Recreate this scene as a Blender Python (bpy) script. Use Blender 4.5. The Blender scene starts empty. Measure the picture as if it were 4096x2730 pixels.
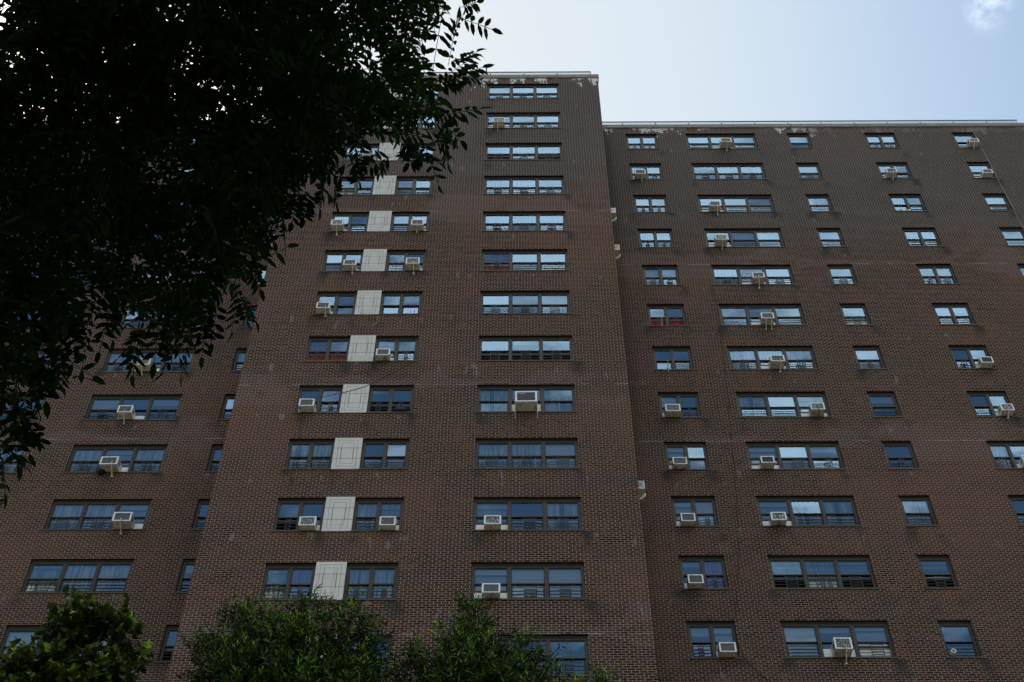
import bpy, math, random
import numpy as np
from mathutils import Vector, Matrix

random.seed(7); rng = np.random.default_rng(7)
scene = bpy.context.scene
COL = scene.collection
EYE = 1.6                      # eye height of the photographer above the pavement
STOREY = 2.6
HEAD0 = 54.85 + EYE            # head of the topmost windows
WH = 1.40                      # window opening height
YC, YL, YR = 29.21, 31.617, 31.821      # faces of the projecting bay, left wing, right wing
XL, XR = -9.32, 3.607          # flanks of the projecting bay
BW, BH = 0.2175, 0.08125       # brick module

# ------------------------------------------------------------------ camera
Fpx = 5418.3
cr = Vector((0.99997866, 0.00630537, 0.00170761)); cu = Vector((0.00384462, -0.779397, 0.62651858)); cf = Vector((-0.00528134, 0.62649864, 0.77940462))
cd = bpy.data.cameras.new('camera'); cam = bpy.data.objects.new('camera', cd); COL.objects.link(cam)
m = Matrix((cr, cu, -cf)).transposed().to_4x4(); m.translation = Vector((0, 0, EYE)); cam.matrix_world = m
cd.sensor_width = 36; cd.lens = Fpx / 4096 * 36; cd.clip_start = 0.05; cd.clip_end = 6000
scene.camera = cam

def ray(px, py):
    v = cf * Fpx + cr * (px - 2048) - cu * (py - 1365)
    return v.normalized()
def at_plane(px, py, Y):
    v = ray(px, py); return Vector((0, 0, EYE)) + v * (Y / v.y)
def at_dist(px, py, d):
    return Vector((0, 0, EYE)) + ray(px, py) * d

# ------------------------------------------------------------------ helpers
class MB:
    def __init__(s): s.v = []; s.f = []; s.m = []; s.mi = 0
    def quad(s, a, b, c, d):
        n = len(s.v); s.v += [tuple(a), tuple(b), tuple(c), tuple(d)]; s.f.append((n, n+1, n+2, n+3)); s.m.append(s.mi)
    def box(s, x0, x1, y0, y1, z0, z1, skip=''):
        n = len(s.v)
        s.v += [(x0,y0,z0),(x1,y0,z0),(x1,y1,z0),(x0,y1,z0),(x0,y0,z1),(x1,y0,z1),(x1,y1,z1),(x0,y1,z1)]
        for k, f in (('b',(0,3,2,1)),('t',(4,5,6,7)),('f',(0,1,5,4)),('r',(1,2,6,5)),('k',(2,3,7,6)),('l',(3,0,4,7))):
            if k not in skip: s.f.append(tuple(n+i for i in f)); s.m.append(s.mi)
    def bar(s, a, b, w, d=None, up=(0,0,1)):
        a = Vector(a); b = Vector(b); d = d or w
        t = (b-a).normalized(); u = Vector(up)
        if abs(t.dot(u)) > .95: u = Vector((0,1,0))
        x = t.cross(u).normalized()*w/2; y = x.cross(t).normalized()*d/2
        n = len(s.v)
        for c in (a, b):
            for q in (-x-y, x-y, x+y, -x+y): s.v.append(tuple(c+q))
        for f in ((0,1,2,3),(7,6,5,4),(0,4,5,1),(1,5,6,2),(2,6,7,3),(3,7,4,0)): s.f.append(tuple(n+i for i in f)); s.m.append(s.mi)
    def tube(s, pts, rad, seg=8):
        pts = [Vector(p) for p in pts]; n0 = len(s.v); N = len(pts)
        for i, p in enumerate(pts):
            t = (pts[min(i+1,N-1)] - pts[max(i-1,0)]).normalized()
            u = Vector((0,0,1)) if abs(t.z) < .9 else Vector((1,0,0))
            x = t.cross(u).normalized(); y = x.cross(t)
            r = rad[i] if isinstance(rad, (list, tuple)) else rad
            for k in range(seg):
                a = 2*math.pi*k/seg; s.v.append(tuple(p + (x*math.cos(a)+y*math.sin(a))*r))
        for i in range(N-1):
            for k in range(seg):
                k2 = (k+1) % seg
                s.f.append((n0+i*seg+k, n0+i*seg+k2, n0+(i+1)*seg+k2, n0+(i+1)*seg+k)); s.m.append(s.mi)
        s.f.append(tuple(n0+k for k in range(seg))[::-1]); s.f.append(tuple(n0+(N-1)*seg+k for k in range(seg))); s.m += [s.mi]*2
    def mesh(s, name, mats, smooth=False, bevel=0):
        me = bpy.data.meshes.new(name); me.from_pydata(s.v, [], s.f)
        for mt in (mats if isinstance(mats, (list, tuple)) else [mats]): me.materials.append(mt)
        me.polygons.foreach_set('material_index', s.m)
        if smooth: me.polygons.foreach_set('use_smooth', [True]*len(s.f))
        me.update(); return me

def link(name, me, parent=None, loc=None):
    o = bpy.data.objects.new(name, me); COL.objects.link(o)
    if parent: o.parent = parent
    if loc: o.location = loc
    return o
def tag(o, label, cat, group=None):
    o['label'] = label; o['category'] = cat
    if group: o['group'] = group
    return o
def empty(name, loc, rz=0):
    o = bpy.data.objects.new(name, None); COL.objects.link(o); o.location = loc; o.rotation_euler.z = rz; o.empty_display_size = .2
    return o

# ------------------------------------------------------------------ materials
class NT:
    def __init__(s, name):
        s.mat = bpy.data.materials.new(name); s.mat.use_nodes = True; s.t = s.mat.node_tree; s.t.nodes.clear()
        s.out = s.t.nodes.new('ShaderNodeOutputMaterial')
    def n(s, typ, **kw):
        nd = s.t.nodes.new(typ)
        for k, v in kw.items():
            if k[0] == 'i' and k[1:].isdigit(): s.set(nd.inputs[int(k[1:])], v)
            elif k.startswith('in_'): s.set(nd.inputs[k[3:].replace('_', ' ')], v)
            else: setattr(nd, k, v)
        return nd
    def set(s, inp, v):
        if isinstance(v, bpy.types.NodeSocket): s.t.links.new(v, inp)
        else: inp.default_value = v
    def math(s, op, a, b=0.0, c=None, clamp=False):
        nd = s.n('ShaderNodeMath', operation=op, use_clamp=clamp, i0=a, i1=b)
        if c is not None: s.set(nd.inputs[2], c)
        return nd.outputs[0]
    def mix(s, f, a, b, blend='MIX'):
        nd = s.n('ShaderNodeMix', data_type='RGBA', blend_type=blend, clamp_factor=True)
        s.set(nd.inputs[0], f); s.set(nd.inputs[6], a); s.set(nd.inputs[7], b); return nd.outputs[2]
    def ramp(s, v, lo, hi, a=0.0, b=1.0):
        nd = s.n('ShaderNodeMapRange', interpolation_type='SMOOTHSTEP', i0=v, i1=lo, i2=hi, i3=a, i4=b); return nd.outputs[0]
    def noise(s, vec, scale, detail=3, rough=.55, dist=0.0):
        nd = s.n('ShaderNodeTexNoise', in_Vector=vec, in_Scale=scale, in_Detail=detail, in_Roughness=rough, in_Distortion=dist); return nd.outputs['Fac']
    def bsdf(s, col, rough=.8, spec=.3, metal=0.0, normal=None):
        b = s.n('ShaderNodeBsdfPrincipled'); s.set(b.inputs['Base Color'], col); s.set(b.inputs['Roughness'], rough)
        b.inputs['Specular IOR Level'].default_value = spec; b.inputs['Metallic'].default_value = metal
        if normal is not None: s.set(b.inputs['Normal'], normal)
        return b.outputs[0]
    def done(s, sh): s.t.links.new(sh, s.out.inputs[0]); return s.mat

def C(r, g, b): return (r, g, b, 1)

def brick_material(name, stains, flank_dark, seed):
    """face brick; stains = x positions where water has run down below the sills"""
    t = NT(name)
    P = t.n('ShaderNodeNewGeometry'); sp = t.n('ShaderNodeSeparateXYZ', i0=P.outputs['Position']).outputs
    sn = t.n('ShaderNodeSeparateXYZ', i0=P.outputs['Normal']).outputs
    side = t.math('GREATER_THAN', t.math('ABSOLUTE', sn[0]), .5)
    u = t.math('ADD', t.math('MULTIPLY', sp[0], t.math('SUBTRACT', 1.0, side)), t.math('MULTIPLY', sp[1], side))
    zz = t.math('ADD', sp[2], -HEAD0 + 400*BH)
    # slight waviness of the courses
    w = t.noise(P.outputs['Position'], 3.1, 2)
    zz2 = t.math('ADD', zz, t.math('MULTIPLY', t.math('SUBTRACT', w, .5), .010))
    vec = t.n('ShaderNodeCombineXYZ', i0=t.math('ADD', u, 200.0), i1=zz2, i2=0.0).outputs[0]
    vs_ = t.n('ShaderNodeSeparateXYZ', i0=vec).outputs
    rz = t.math('DIVIDE', vs_[1], BH); row = t.math('FLOOR', rz); fz = t.math('FRACT', rz)
    jit = t.n('ShaderNodeTexWhiteNoise', noise_dimensions='1D'); t.set(jit.inputs['W'], row)
    ux = t.math('ADD', t.math('DIVIDE', vs_[0], BW), t.math('MULTIPLY', t.math('MODULO', row, 2.0), .5))
    ux = t.math('ADD', ux, t.math('MULTIPLY', t.math('SUBTRACT', jit.outputs['Value'], .5), .10))
    fx = t.math('FRACT', ux); cell = t.n('ShaderNodeCombineXYZ', i0=t.math('FLOOR', ux), i1=row, i2=seed*1.0).outputs[0]
    wnz = t.n('ShaderNodeTexWhiteNoise', noise_dimensions='3D'); t.set(wnz.inputs['Vector'], cell); var = wnz.outputs['Value']
    ez = t.math('MULTIPLY', t.math('SUBTRACT', .5, t.math('ABSOLUTE', t.math('SUBTRACT', fz, .5))), BH)
    ex = t.math('MULTIPLY', t.math('SUBTRACT', .5, t.math('ABSOLUTE', t.math('SUBTRACT', fx, .5))), BW)
    bed = t.ramp(ez, .0084, .0050); headj = t.ramp(ex, .0070, .0046); fac = t.math('MAXIMUM', bed, headj)
    pos = t.n('ShaderNodeVectorMath', operation='ADD', i0=P.outputs['Position'], i1=(seed*13.1, 0, seed*7.7)).outputs[0]
    big = t.noise(pos, .16, 3, .5); mid = t.noise(pos, .7, 4, .6); fine = t.noise(pos, 9, 3, .6)
    hp = t.n('ShaderNodeMapping', i0=pos); hp.inputs['Scale'].default_value = (.25, .25, 5.0)
    bands = t.noise(hp.outputs[0], 1.0, 3, .6)
    col = t.mix(var, C(.014,.0062,.0050), C(.074,.0315,.0230))
    col = t.mix(t.ramp(t.math('ADD', var, t.math('MULTIPLY', t.math('SUBTRACT', t.noise(pos, 1.6, 3, .6), .5), 1.6)), .80, .95), col, C(.014,.009,.009))
    col = t.mix(t.ramp(big, .48, .66, 0, .6), col, C(.095,.041,.026))
    col = t.mix(t.ramp(mid, .56, .72, 0, .55), col, C(.090,.030,.020))
    col = t.mix(t.ramp(mid, .48, .32, 0, .7), col, C(.027,.013,.015))
    col = t.mix(t.ramp(bands, .52, .66, 0, .6), col, C(.032,.023,.022))
    mor = t.mix(mid, C(.50,.385,.30), C(.34,.26,.20)); mor = t.mix(t.math('MULTIPLY', bed, t.math('SUBTRACT', 1.0, headj)), mor, C(.25,.18,.14))  # bed joints darker: shade under the brick edges put into the mortar colour
    # weathering: upper storeys are sooty with a bluish-grey joint
    zrel = t.math('SUBTRACT', sp[2], HEAD0)
    top = t.ramp(t.math('ADD', zrel, t.math('MULTIPLY', t.math('SUBTRACT', mid, .5), 5.0)), -10.5, -6.5)
    col = t.mix(t.math('MULTIPLY', top, .6), col, C(.018,.013,.014))
    mor = t.mix(t.math('MULTIPLY', top, .55), mor, C(.40,.375,.38))
    # rebuilt courses at the shelf angles (every fourth storey) with grey joints
    band = None
    for k in (4, 8, 12):
        zc = zrel if k == 0 else t.math('ADD', zrel, STOREY*k)
        spread = t.math('MULTIPLY', t.ramp(big, .46, .62), .9)
        b = t.math('MULTIPLY', t.ramp(t.math('ADD', zc, t.math('MULTIPLY', fine, .12)), t.math('SUBTRACT', -.05, spread), t.math('SUBTRACT', 0.0, spread)),
                   t.ramp(zc, t.math('ADD', .30, spread), t.math('ADD', .22, spread)))
        band = b if band is None else t.math('MAXIMUM', band, b)
    para = t.ramp(zrel, .04, .10)
    rebuilt = t.math('MAXIMUM', t.math('MULTIPLY', band, t.ramp(mid, .40, .50)), para)
    col = t.mix(t.math('MULTIPLY', rebuilt, .4), col, t.mix(var, C(.105,.040,.036), C(.065,.034,.034)))
    mor = t.mix(t.math('MULTIPLY', rebuilt, .28), mor, C(.36,.38,.42))
    # thin sealant line along the shelf angle
    line = None
    for k in (4, 8, 12):
        a = t.math('ABSOLUTE', t.math('ADD', zrel, STOREY*k - .012)); b = t.math('MULTIPLY', t.ramp(a, .030, .018), t.ramp(t.noise(pos, 1.3, 3), .46, .58))
        line = b if line is None else t.math('MAXIMUM', line, b)
    # soot runs under window corners
    st = None
    zf = t.math('FRACT', t.math('DIVIDE', t.math('MULTIPLY', t.math('ADD', zrel, WH), -1.0), STOREY))   # 0 at each sill, grows downwards
    run = t.math('MULTIPLY', t.ramp(zf, .0, .02), t.ramp(zf, .40, .05))
    wx = t.math('ADD', sp[0], t.math('MULTIPLY', t.math('SUBTRACT', t.noise(pos, 2.3, 3), .5), .5))
    for sx in stains:
        g = t.ramp(t.math('ABSOLUTE', t.math('SUBTRACT', wx, sx)), .34, .02)
        st = g if st is None else t.math('MAXIMUM', st, g)
    stain = t.math('MULTIPLY', t.math('MULTIPLY', st, run), t.ramp(t.noise(pos, .8, 3, .6), .42, .62))
    d = flank_dark
    if d is not None:
        e = t.ramp(t.math('ABSOLUTE', t.math('SUBTRACT', wx, d)), .75, .05, 0, .75)  # darker upright strip centred on the flank line, stronger towards the top
        stain = t.math('MAXIMUM', stain, t.math('MULTIPLY', e, t.ramp(zrel, -40, -4, .35, 1.0)))
    base = t.mix(fac, col, mor)
    base = t.mix(t.math('MULTIPLY', line, .38), base, C(.34,.33,.34))
    base = t.mix(t.math('MULTIPLY', stain, .82), base, C(.022,.021,.022))
    # lime bloom below the coping
    ep = t.n('ShaderNodeMapping', i0=pos); ep.inputs['Scale'].default_value = (1.0, 1.0, .35)
    bloom_n = t.noise(ep.outputs[0], 2.2, 5, .72)
    lowlim = t.math('SUBTRACT', .5, t.math('MULTIPLY', t.ramp(bloom_n, .46, .68), 1.1))
    bloom = t.math('MULTIPLY', t.ramp(zrel, t.math('SUBTRACT', lowlim, .06), t.math('ADD', lowlim, .05)), t.ramp(bloom_n, .44, .54))
    if seed != 1: bloom = t.math('MULTIPLY', bloom, t.ramp(t.noise(pos, .33, 1), .36, .48))
    if seed == 2: bloom = t.math('MULTIPLY', bloom, t.ramp(sp[0], 14.5, 12.0, .12, .8))
    bloom = t.math('MULTIPLY', bloom, t.ramp(fine, .30, .52))
    rust = t.math('MULTIPLY', t.ramp(zrel, t.math('SUBTRACT', .5, t.math('MULTIPLY', t.noise(ep.outputs[0], 1.3, 3), 1.1)), .5), t.ramp(t.noise(ep.outputs[0], 1.9, 3), .52, .62)); base = t.mix(t.math('MULTIPLY', rust, .6), base, C(.12,.04,.015))
    base = t.mix(t.math('MULTIPLY', bloom, .9), base, C(.80,.78,.80))
    run2 = t.math('MULTIPLY', t.math('MULTIPLY', t.ramp(t.noise(ep.outputs[0], 3.3, 3), .64, .70), t.ramp(zf, .0, .02)), t.ramp(zf, .42, .2))
    base = t.mix(t.math('MULTIPLY', run2, .35), base, C(.24,.25,.26))
    base = t.mix(t.math('MULTIPLY', t.math('SUBTRACT', fine, .5), .5), base, C(.2,.16,.13))
    bump = t.n('ShaderNodeBump', in_Strength=.5, in_Distance=.006, in_Height=t.math('SUBTRACT', 1.0, fac))
    return t.done(t.bsdf(base, .92, .15, normal=bump.outputs[0]))

def simple(name, col, rough=.6, spec=.3, metal=0.0, var=.25, scale=6.0, dark=None, darkamt=.5, dscale=3.0):
    t = NT(name); P = t.n('ShaderNodeNewGeometry').outputs['Position']
    n = t.noise(P, scale, 4, .6)
    c2 = C(*(x*(1-var) for x in col[:3])); c = t.mix(n, c2, col)
    if dark:
        c = t.mix(t.math('MULTIPLY', t.ramp(t.noise(P, dscale, 4, .65), .5, .68), darkamt), c, dark)
    return t.done(t.bsdf(c, rough, spec, metal))

M = {}
M['brick_c'] = brick_material('brick bay', [-7.2, -5.85, -4.9, -3.45, 1.95, -1.2], None, 1)
M['brick_r'] = brick_material('brick right wing', [4.95, 6.45, 7.75, 10.95, 12.45, 13.45, 17.4, 21.0], 3.75, 2)
M['brick_l'] = brick_material('brick left wing', [-15.2, -12.0, -10.4, -16.8], None, 3)
M['coping'] = simple('weathered concrete coping', C(.31,.295,.28), .9, .2, 0, .45, 3.5, C(.07,.068,.062), .6, 5)
M['bronze'] = simple('dark bronze aluminium', C(.046,.034,.025), .55, .35, 0, .35, 2.5, C(.02,.017,.013), .6, 4)
M['bronze_l'] = simple('sun-faded bronze sill', C(.080,.064,.046), .6, .3, 0, .4, 3, C(.03,.024,.018), .6, 4)
M['lintel'] = simple('rusty lintel', C(.022,.010,.007), .85, .15, 0, .5, 4, C(.008,.006,.005), .7, 3)
M['guard'] = simple('black window guard', C(.018,.018,.02), .5, .4, 0, .2)
M['galv'] = simple('galvanised rail', C(.20,.215,.23), .5, .5, .3, .2, 5)
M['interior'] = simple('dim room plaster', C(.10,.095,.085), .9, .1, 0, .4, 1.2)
M['roof'] = simple('roof membrane', C(.10,.10,.10), .95, .1)
M['ac_case'] = simple('enamelled steel', C(.74,.74,.76), .45, .4, 0, .12, 8, C(.30,.26,.18), .4, 7)
M['ac_beige'] = simple('aged beige steel', C(.82,.76,.66), .6, .3, 0, .2, 8, C(.12,.085,.045), .6, 6)
M['ac_brown'] = simple('brown steel', C(.12,.08,.045), .6, .3, 0, .2, 8)
M['ac_under'] = simple('grimy pan', C(.74,.67,.56), .75, .2, 0, .35, 9, C(.07,.05,.03), .7, 7)
M['ac_cream'] = simple('yellowed steel', C(.70,.66,.56), .5, .3, 0, .2, 8, C(.28,.22,.14), .5, 6)
M['ac_grey'] = simple('grey steel', C(.52,.54,.56), .5, .3, 0, .2, 8, C(.2,.18,.15), .5, 6)
M['panel_w'] = simple('white filler panel', C(.82,.81,.80), .6, .3, 0, .15, 10)
M['cable'] = simple('black cable', C(.012,.012,.012), .6, .2)
M['bark'] = simple('bark', C(.045,.036,.028), .95, .1, 0, .5, 14)
M['cloth'] = simple('dark navy bag', C(.02,.03,.055), .7, .2, 0, .5, 12)
M['white'] = simple('white plastic', C(.65,.66,.66), .5, .4, 0, .1)

def grille_mat(name, col, fleck, thr):
    t = NT(name); P = t.n('ShaderNodeNewGeometry').outputs['Position']; s = t.n('ShaderNodeSeparateXYZ', i0=P).outputs
    sl = t.math('FRACT', t.math('MULTIPLY', s[2], 55.0)); c = t.mix(t.ramp(sl, .3, .7), C(*(x*.45 for x in col[:3])), col)
    f = t.ramp(t.noise(P, 34, 2, .5), thr, thr+.03); c = t.mix(f, c, fleck)
    return t.done(t.bsdf(c, .6, .3))
M['g_dark'] = grille_mat('dark condenser fins', C(.085,.095,.11), C(.6,.62,.64), .70)
M['g_fleck'] = grille_mat('flaking condenser fins', C(.075,.08,.09), C(.62,.64,.66), .585)
M['g_teal'] = grille_mat('teal condenser fins', C(.02,.075,.095), C(.3,.4,.42), .74)

def curtain_mat(name, a, b, kind='pleat', transl=.25):
    t = NT(name); P = t.n('ShaderNodeNewGeometry').outputs['Position']; s = t.n('ShaderNodeSeparateXYZ', i0=P).outputs
    if kind == 'pleat':
        mp = t.n('ShaderNodeMapping', i0=P); mp.inputs['Scale'].default_value = (7.0, 1, .35); n = t.noise(mp.outputs[0], 1.6, 3, .6, .5)
        f = t.ramp(n, .38, .62)
    else:
        mp = t.n('ShaderNodeMapping', i0=P); mp.inputs['Scale'].default_value = (.25, 1, 2.2); n = t.noise(mp.outputs[0], 1.2, 2, .5)
        f = t.ramp(n, .42, .58)
    c = t.mix(f, a, b)
    d = t.bsdf(c, .9, .1); tr = t.n('ShaderNodeBsdfTranslucent', i0=c).outputs[0]
    return t.done(t.n('ShaderNodeMixShader', i0=transl, i1=d, i2=tr).outputs[0])
M['cur_w'] = curtain_mat('white roller blind', C(.92,.91,.88), C(.82,.82,.80), 'flat')
M['cur_c'] = curtain_mat('pleated net curtain', C(.88,.89,.89), C(.30,.36,.42))
M['cur_s'] = curtain_mat('half drawn pale shade', C(.60,.64,.68), C(.45,.50,.55), 'flat')
M['cur_r'] = curtain_mat('orange red curtain', C(.75,.13,.03), C(.5,.07,.02))
M['cur_R'] = curtain_mat('deep red curtain', C(.85,.015,.03), C(.5,.01,.02))
M['cur_p'] = curtain_mat('lilac curtain', C(.60,.34,.72), C(.30,.20,.48))
M['cur_g'] = curtain_mat('yellow green curtain', C(.60,.75,.30), C(.62,.70,.62))
M['cur_t'] = curtain_mat('teal curtain', C(.18,.36,.44), C(.05,.14,.20))

def glass_mat():
    t = NT('window glass'); P = t.n('ShaderNodeNewGeometry').outputs['Position']
    mp = t.n('ShaderNodeMapping', i0=P); mp.inputs['Scale'].default_value = (1.0, 1, 1.0)
    n = t.noise(mp.outputs[0], .9, 2, .5)
    bump = t.n('ShaderNodeBump', in_Strength=.15, in_Distance=.02, in_Height=n)
    # every pane hangs a little out of true
    sp = t.n('ShaderNodeSeparateXYZ', i0=P).outputs
    cell = t.n('ShaderNodeCombineXYZ', i0=t.math('MULTIPLY', t.n('ShaderNodeObjectInfo').outputs['Random'], 97.0), i1=t.n('ShaderNodeAttribute', attribute_name='pane').outputs['Fac'], i2=0.0).outputs[0]
    wv = t.n('ShaderNodeTexWhiteNoise', noise_dimensions='3D'); t.set(wv.inputs['Vector'], cell)
    off = t.n('ShaderNodeVectorMath', operation='SUBTRACT', i0=wv.outputs['Color'], i1=(.5,.5,.5)).outputs[0]
    off = t.n('ShaderNodeVectorMath', operation='SCALE', i0=off); off.inputs['Scale'].default_value = .085
    tn = t.n('ShaderNodeVectorMath', operation='ADD', i0=t.n('ShaderNodeNewGeometry').outputs['Normal'], i1=off.outputs[0]).outputs[0]
    tn = t.n('ShaderNodeVectorMath', operation='NORMALIZE', i0=tn).outputs[0]; t.set(bump.inputs['Normal'], tn)
    fr = t.n('ShaderNodeFresnel', in_IOR=2.4); t.set(fr.inputs['Normal'], bump.outputs[0])
    gl = t.n('ShaderNodeBsdfGlossy', in_Roughness=.02); gl.inputs['Color'].default_value = C(.51,.80,1.10); t.set(gl.inputs['Normal'], bump.outputs[0])
    tr = t.n('ShaderNodeBsdfTransparent'); tr.inputs[0].default_value = C(.96,.975,.98)
    return t.done(t.n('ShaderNodeMixShader', i0=fr.outputs[0], i1=tr.outputs[0], i2=gl.outputs[0]).outputs[0])
M['glass'] = glass_mat()

def limestone():
    t = NT('limestone panel'); tc = t.n('ShaderNodeTexCoord').outputs['Object']; s = t.n('ShaderNodeSeparateXYZ', i0=tc).outputs
    P = t.n('ShaderNodeNewGeometry').outputs['Position']
    W, Hh = .872, WH
    dx = t.math('SUBTRACT', W/2, t.math('ABSOLUTE', t.math('SUBTRACT', s[0], W/2)))
    dz = t.math('SUBTRACT', Hh/2, t.math('ABSOLUTE', t.math('SUBTRACT', s[2], Hh/2)))
    L = None
    for ox, oz in ((.135, .115), (.245, .235)):
        ax = t.math('SUBTRACT', dx, ox); az = t.math('SUBTRACT', dz, oz); mn = t.math('MINIMUM', ax, az)
        l = t.ramp(t.math('ABSOLUTE', mn), .011, .006); L = l if L is None else t.math('MAXIMUM', L, l)
    q = t.math('SUBTRACT', s[2], Hh/2)
    j = t.ramp(t.math('ABSOLUTE', t.math('SUBTRACT', t.math('ABSOLUTE', q), .235)), .012, .006)
    inner = t.math('MULTIPLY', t.ramp(t.math('ABSOLUTE', t.math('SUBTRACT', dx, .245)), .012, .006), t.math('LESS_THAN', t.math('ABSOLUTE', q), .235))
    big = t.math('MAXIMUM', j, inner)
    n = t.noise(P, 1.7, 4, .6); c = t.mix(n, C(.50,.48,.48), C(.63,.605,.605))
    c = t.mix(t.math('MULTIPLY', t.ramp(t.noise(P, 5, 4, .7), .56, .72), .45), c, C(.32,.27,.22))
    rs = t.n('ShaderNodeMapping', i0=P); rs.inputs['Scale'].default_value = (1, 1, .12); c = t.mix(t.math('MULTIPLY', t.ramp(t.noise(rs.outputs[0], 6, 3, .6), .56, .72), .35), c, C(.20,.15,.11))
    c = t.mix(t.math('MULTIPLY', L, .62), c, C(.13,.115,.09)); c = t.mix(t.math('MULTIPLY', big, .85), c, C(.05,.043,.033))
    return t.done(t.bsdf(c, .85, .2))
M['limestone'] = limestone()

def leaf_mat(name, c1, c2, transl, tcol, rough=.45, spec=.35):
    t = NT(name); P = t.n('ShaderNodeNewGeometry')
    tone = t.n('ShaderNodeAttribute', attribute_name='leaf_tone').outputs['Fac']
    c = t.mix(tone, c1, c2)
    b = t.bsdf(c, rough, spec); tr = t.n('ShaderNodeBsdfTranslucent', i0=t.mix(t.math('ADD', tone, .15, clamp=True), C(.01,.02,.004), C(*tcol[:3]))).outputs[0]
    return t.done(t.n('ShaderNodeMixShader', i0=transl, i1=b, i2=tr).outputs[0])
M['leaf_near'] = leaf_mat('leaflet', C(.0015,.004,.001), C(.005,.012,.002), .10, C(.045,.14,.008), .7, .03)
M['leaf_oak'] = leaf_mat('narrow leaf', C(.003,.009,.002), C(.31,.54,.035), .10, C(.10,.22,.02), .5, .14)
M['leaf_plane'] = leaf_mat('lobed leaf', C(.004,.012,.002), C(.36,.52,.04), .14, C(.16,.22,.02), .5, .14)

# ------------------------------------------------------------------ world and sun
w = bpy.data.worlds.new('World'); scene.world = w; w.use_nodes = True; nt = w.node_tree; nt.nodes.clear()
SUN_EL, SUN_AZ = math.radians(52), math.radians(-42)       # behind the building, to the left (azimuth from +Y towards +X)
o = nt.nodes.new('ShaderNodeOutputWorld'); bg = nt.nodes.new('ShaderNodeBackground'); sky = nt.nodes.new('ShaderNodeTexSky')
sky.sky_type = 'NISHITA'; sky.sun_disc = False; sky.sun_elevation = SUN_EL; sky.sun_rotation = SUN_AZ
sky.air_density = 2.0; sky.dust_density = 1.9; sky.ozone_density = 1.3; sky.altitude = 0
tc = nt.nodes.new('ShaderNodeTexCoord')
def wn(typ, **k):
    n = nt.nodes.new(typ)
    for a, b in k.items():
        if a[0] == 'i' and a[1:].isdigit():
            if isinstance(b, bpy.types.NodeSocket): nt.links.new(b, n.inputs[int(a[1:])])
            else: n.inputs[int(a[1:])].default_value = b
        else: setattr(n, a, b)
    return n
gen = tc.outputs['Generated']
# one thin wisp to the upper right; unseen bright cloud behind camera, added to light facade and panes
wispdir = Vector((.3195, .4020, .8580)).normalized()
d1 = wn('ShaderNodeVectorMath', operation='DISTANCE', i0=gen, i1=tuple(wispdir)).outputs['Value']
m1 = wn('ShaderNodeMapRange', interpolation_type='SMOOTHSTEP', i0=d1, i1=.021, i2=.003, i3=0.0, i4=1.0).outputs[0]
n1 = wn('ShaderNodeTexNoise', i0=gen); n1.inputs['Scale'].default_value = 48; n1.inputs['Detail'].default_value = 6; n1.inputs['Roughness'].default_value = .55; n1.inputs['Distortion'].default_value = .25
r1 = wn('ShaderNodeMapRange', interpolation_type='SMOOTHSTEP', i0=n1.outputs['Fac'], i1=.36, i2=.62, i3=0.0, i4=.15).outputs[0]
wisp = wn('ShaderNodeMath', operation='MULTIPLY', i0=m1, i1=r1).outputs[0]
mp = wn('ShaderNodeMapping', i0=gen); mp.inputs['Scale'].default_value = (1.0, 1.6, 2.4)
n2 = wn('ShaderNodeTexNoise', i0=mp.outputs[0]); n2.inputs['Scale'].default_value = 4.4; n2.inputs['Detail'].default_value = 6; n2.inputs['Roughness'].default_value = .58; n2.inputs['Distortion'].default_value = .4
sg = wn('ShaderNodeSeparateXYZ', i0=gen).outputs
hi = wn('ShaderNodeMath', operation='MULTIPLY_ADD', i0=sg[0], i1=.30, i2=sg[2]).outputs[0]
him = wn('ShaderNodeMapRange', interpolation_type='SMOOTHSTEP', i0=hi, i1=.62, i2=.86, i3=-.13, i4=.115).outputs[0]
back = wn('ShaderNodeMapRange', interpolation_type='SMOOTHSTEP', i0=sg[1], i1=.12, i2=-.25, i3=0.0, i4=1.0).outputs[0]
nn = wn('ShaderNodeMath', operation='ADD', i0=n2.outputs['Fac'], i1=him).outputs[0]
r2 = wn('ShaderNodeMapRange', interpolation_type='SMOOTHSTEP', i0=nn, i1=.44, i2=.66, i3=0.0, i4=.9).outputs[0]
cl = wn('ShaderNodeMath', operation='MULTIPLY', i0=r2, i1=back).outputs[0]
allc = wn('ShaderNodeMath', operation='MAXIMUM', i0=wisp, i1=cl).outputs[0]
mx = wn('ShaderNodeMix', data_type='RGBA'); # summer haze round the sun
SV = (math.sin(SUN_AZ)*math.cos(SUN_EL), math.cos(SUN_AZ)*math.cos(SUN_EL), math.sin(SUN_EL))
ds = wn('ShaderNodeVectorMath', operation='DISTANCE', i0=gen, i1=SV).outputs['Value']
h1 = wn('ShaderNodeMapRange', interpolation_type='SMOOTHSTEP', i0=ds, i1=.84, i2=.40, i3=0.03, i4=.86).outputs[0]
h2 = wn('ShaderNodeMapRange', interpolation_type='SMOOTHSTEP', i0=ds, i1=.18, i2=.34, i3=0.0, i4=1.0).outputs[0]
hz = wn('ShaderNodeMath', operation='MULTIPLY', i0=h1, i1=h2).outputs[0]
mh = wn('ShaderNodeMix', data_type='RGBA'); nt.links.new(hz, mh.inputs[0]); nt.links.new(sky.outputs[0], mh.inputs[6]); mh.inputs[7].default_value = C(4.65, 4.95, 5.2)
nt.links.new(allc, mx.inputs[0]); nt.links.new(mh.outputs[2], mx.inputs[6]); mx.inputs[7].default_value = C(18.0, 18.2, 18.4)
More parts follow.
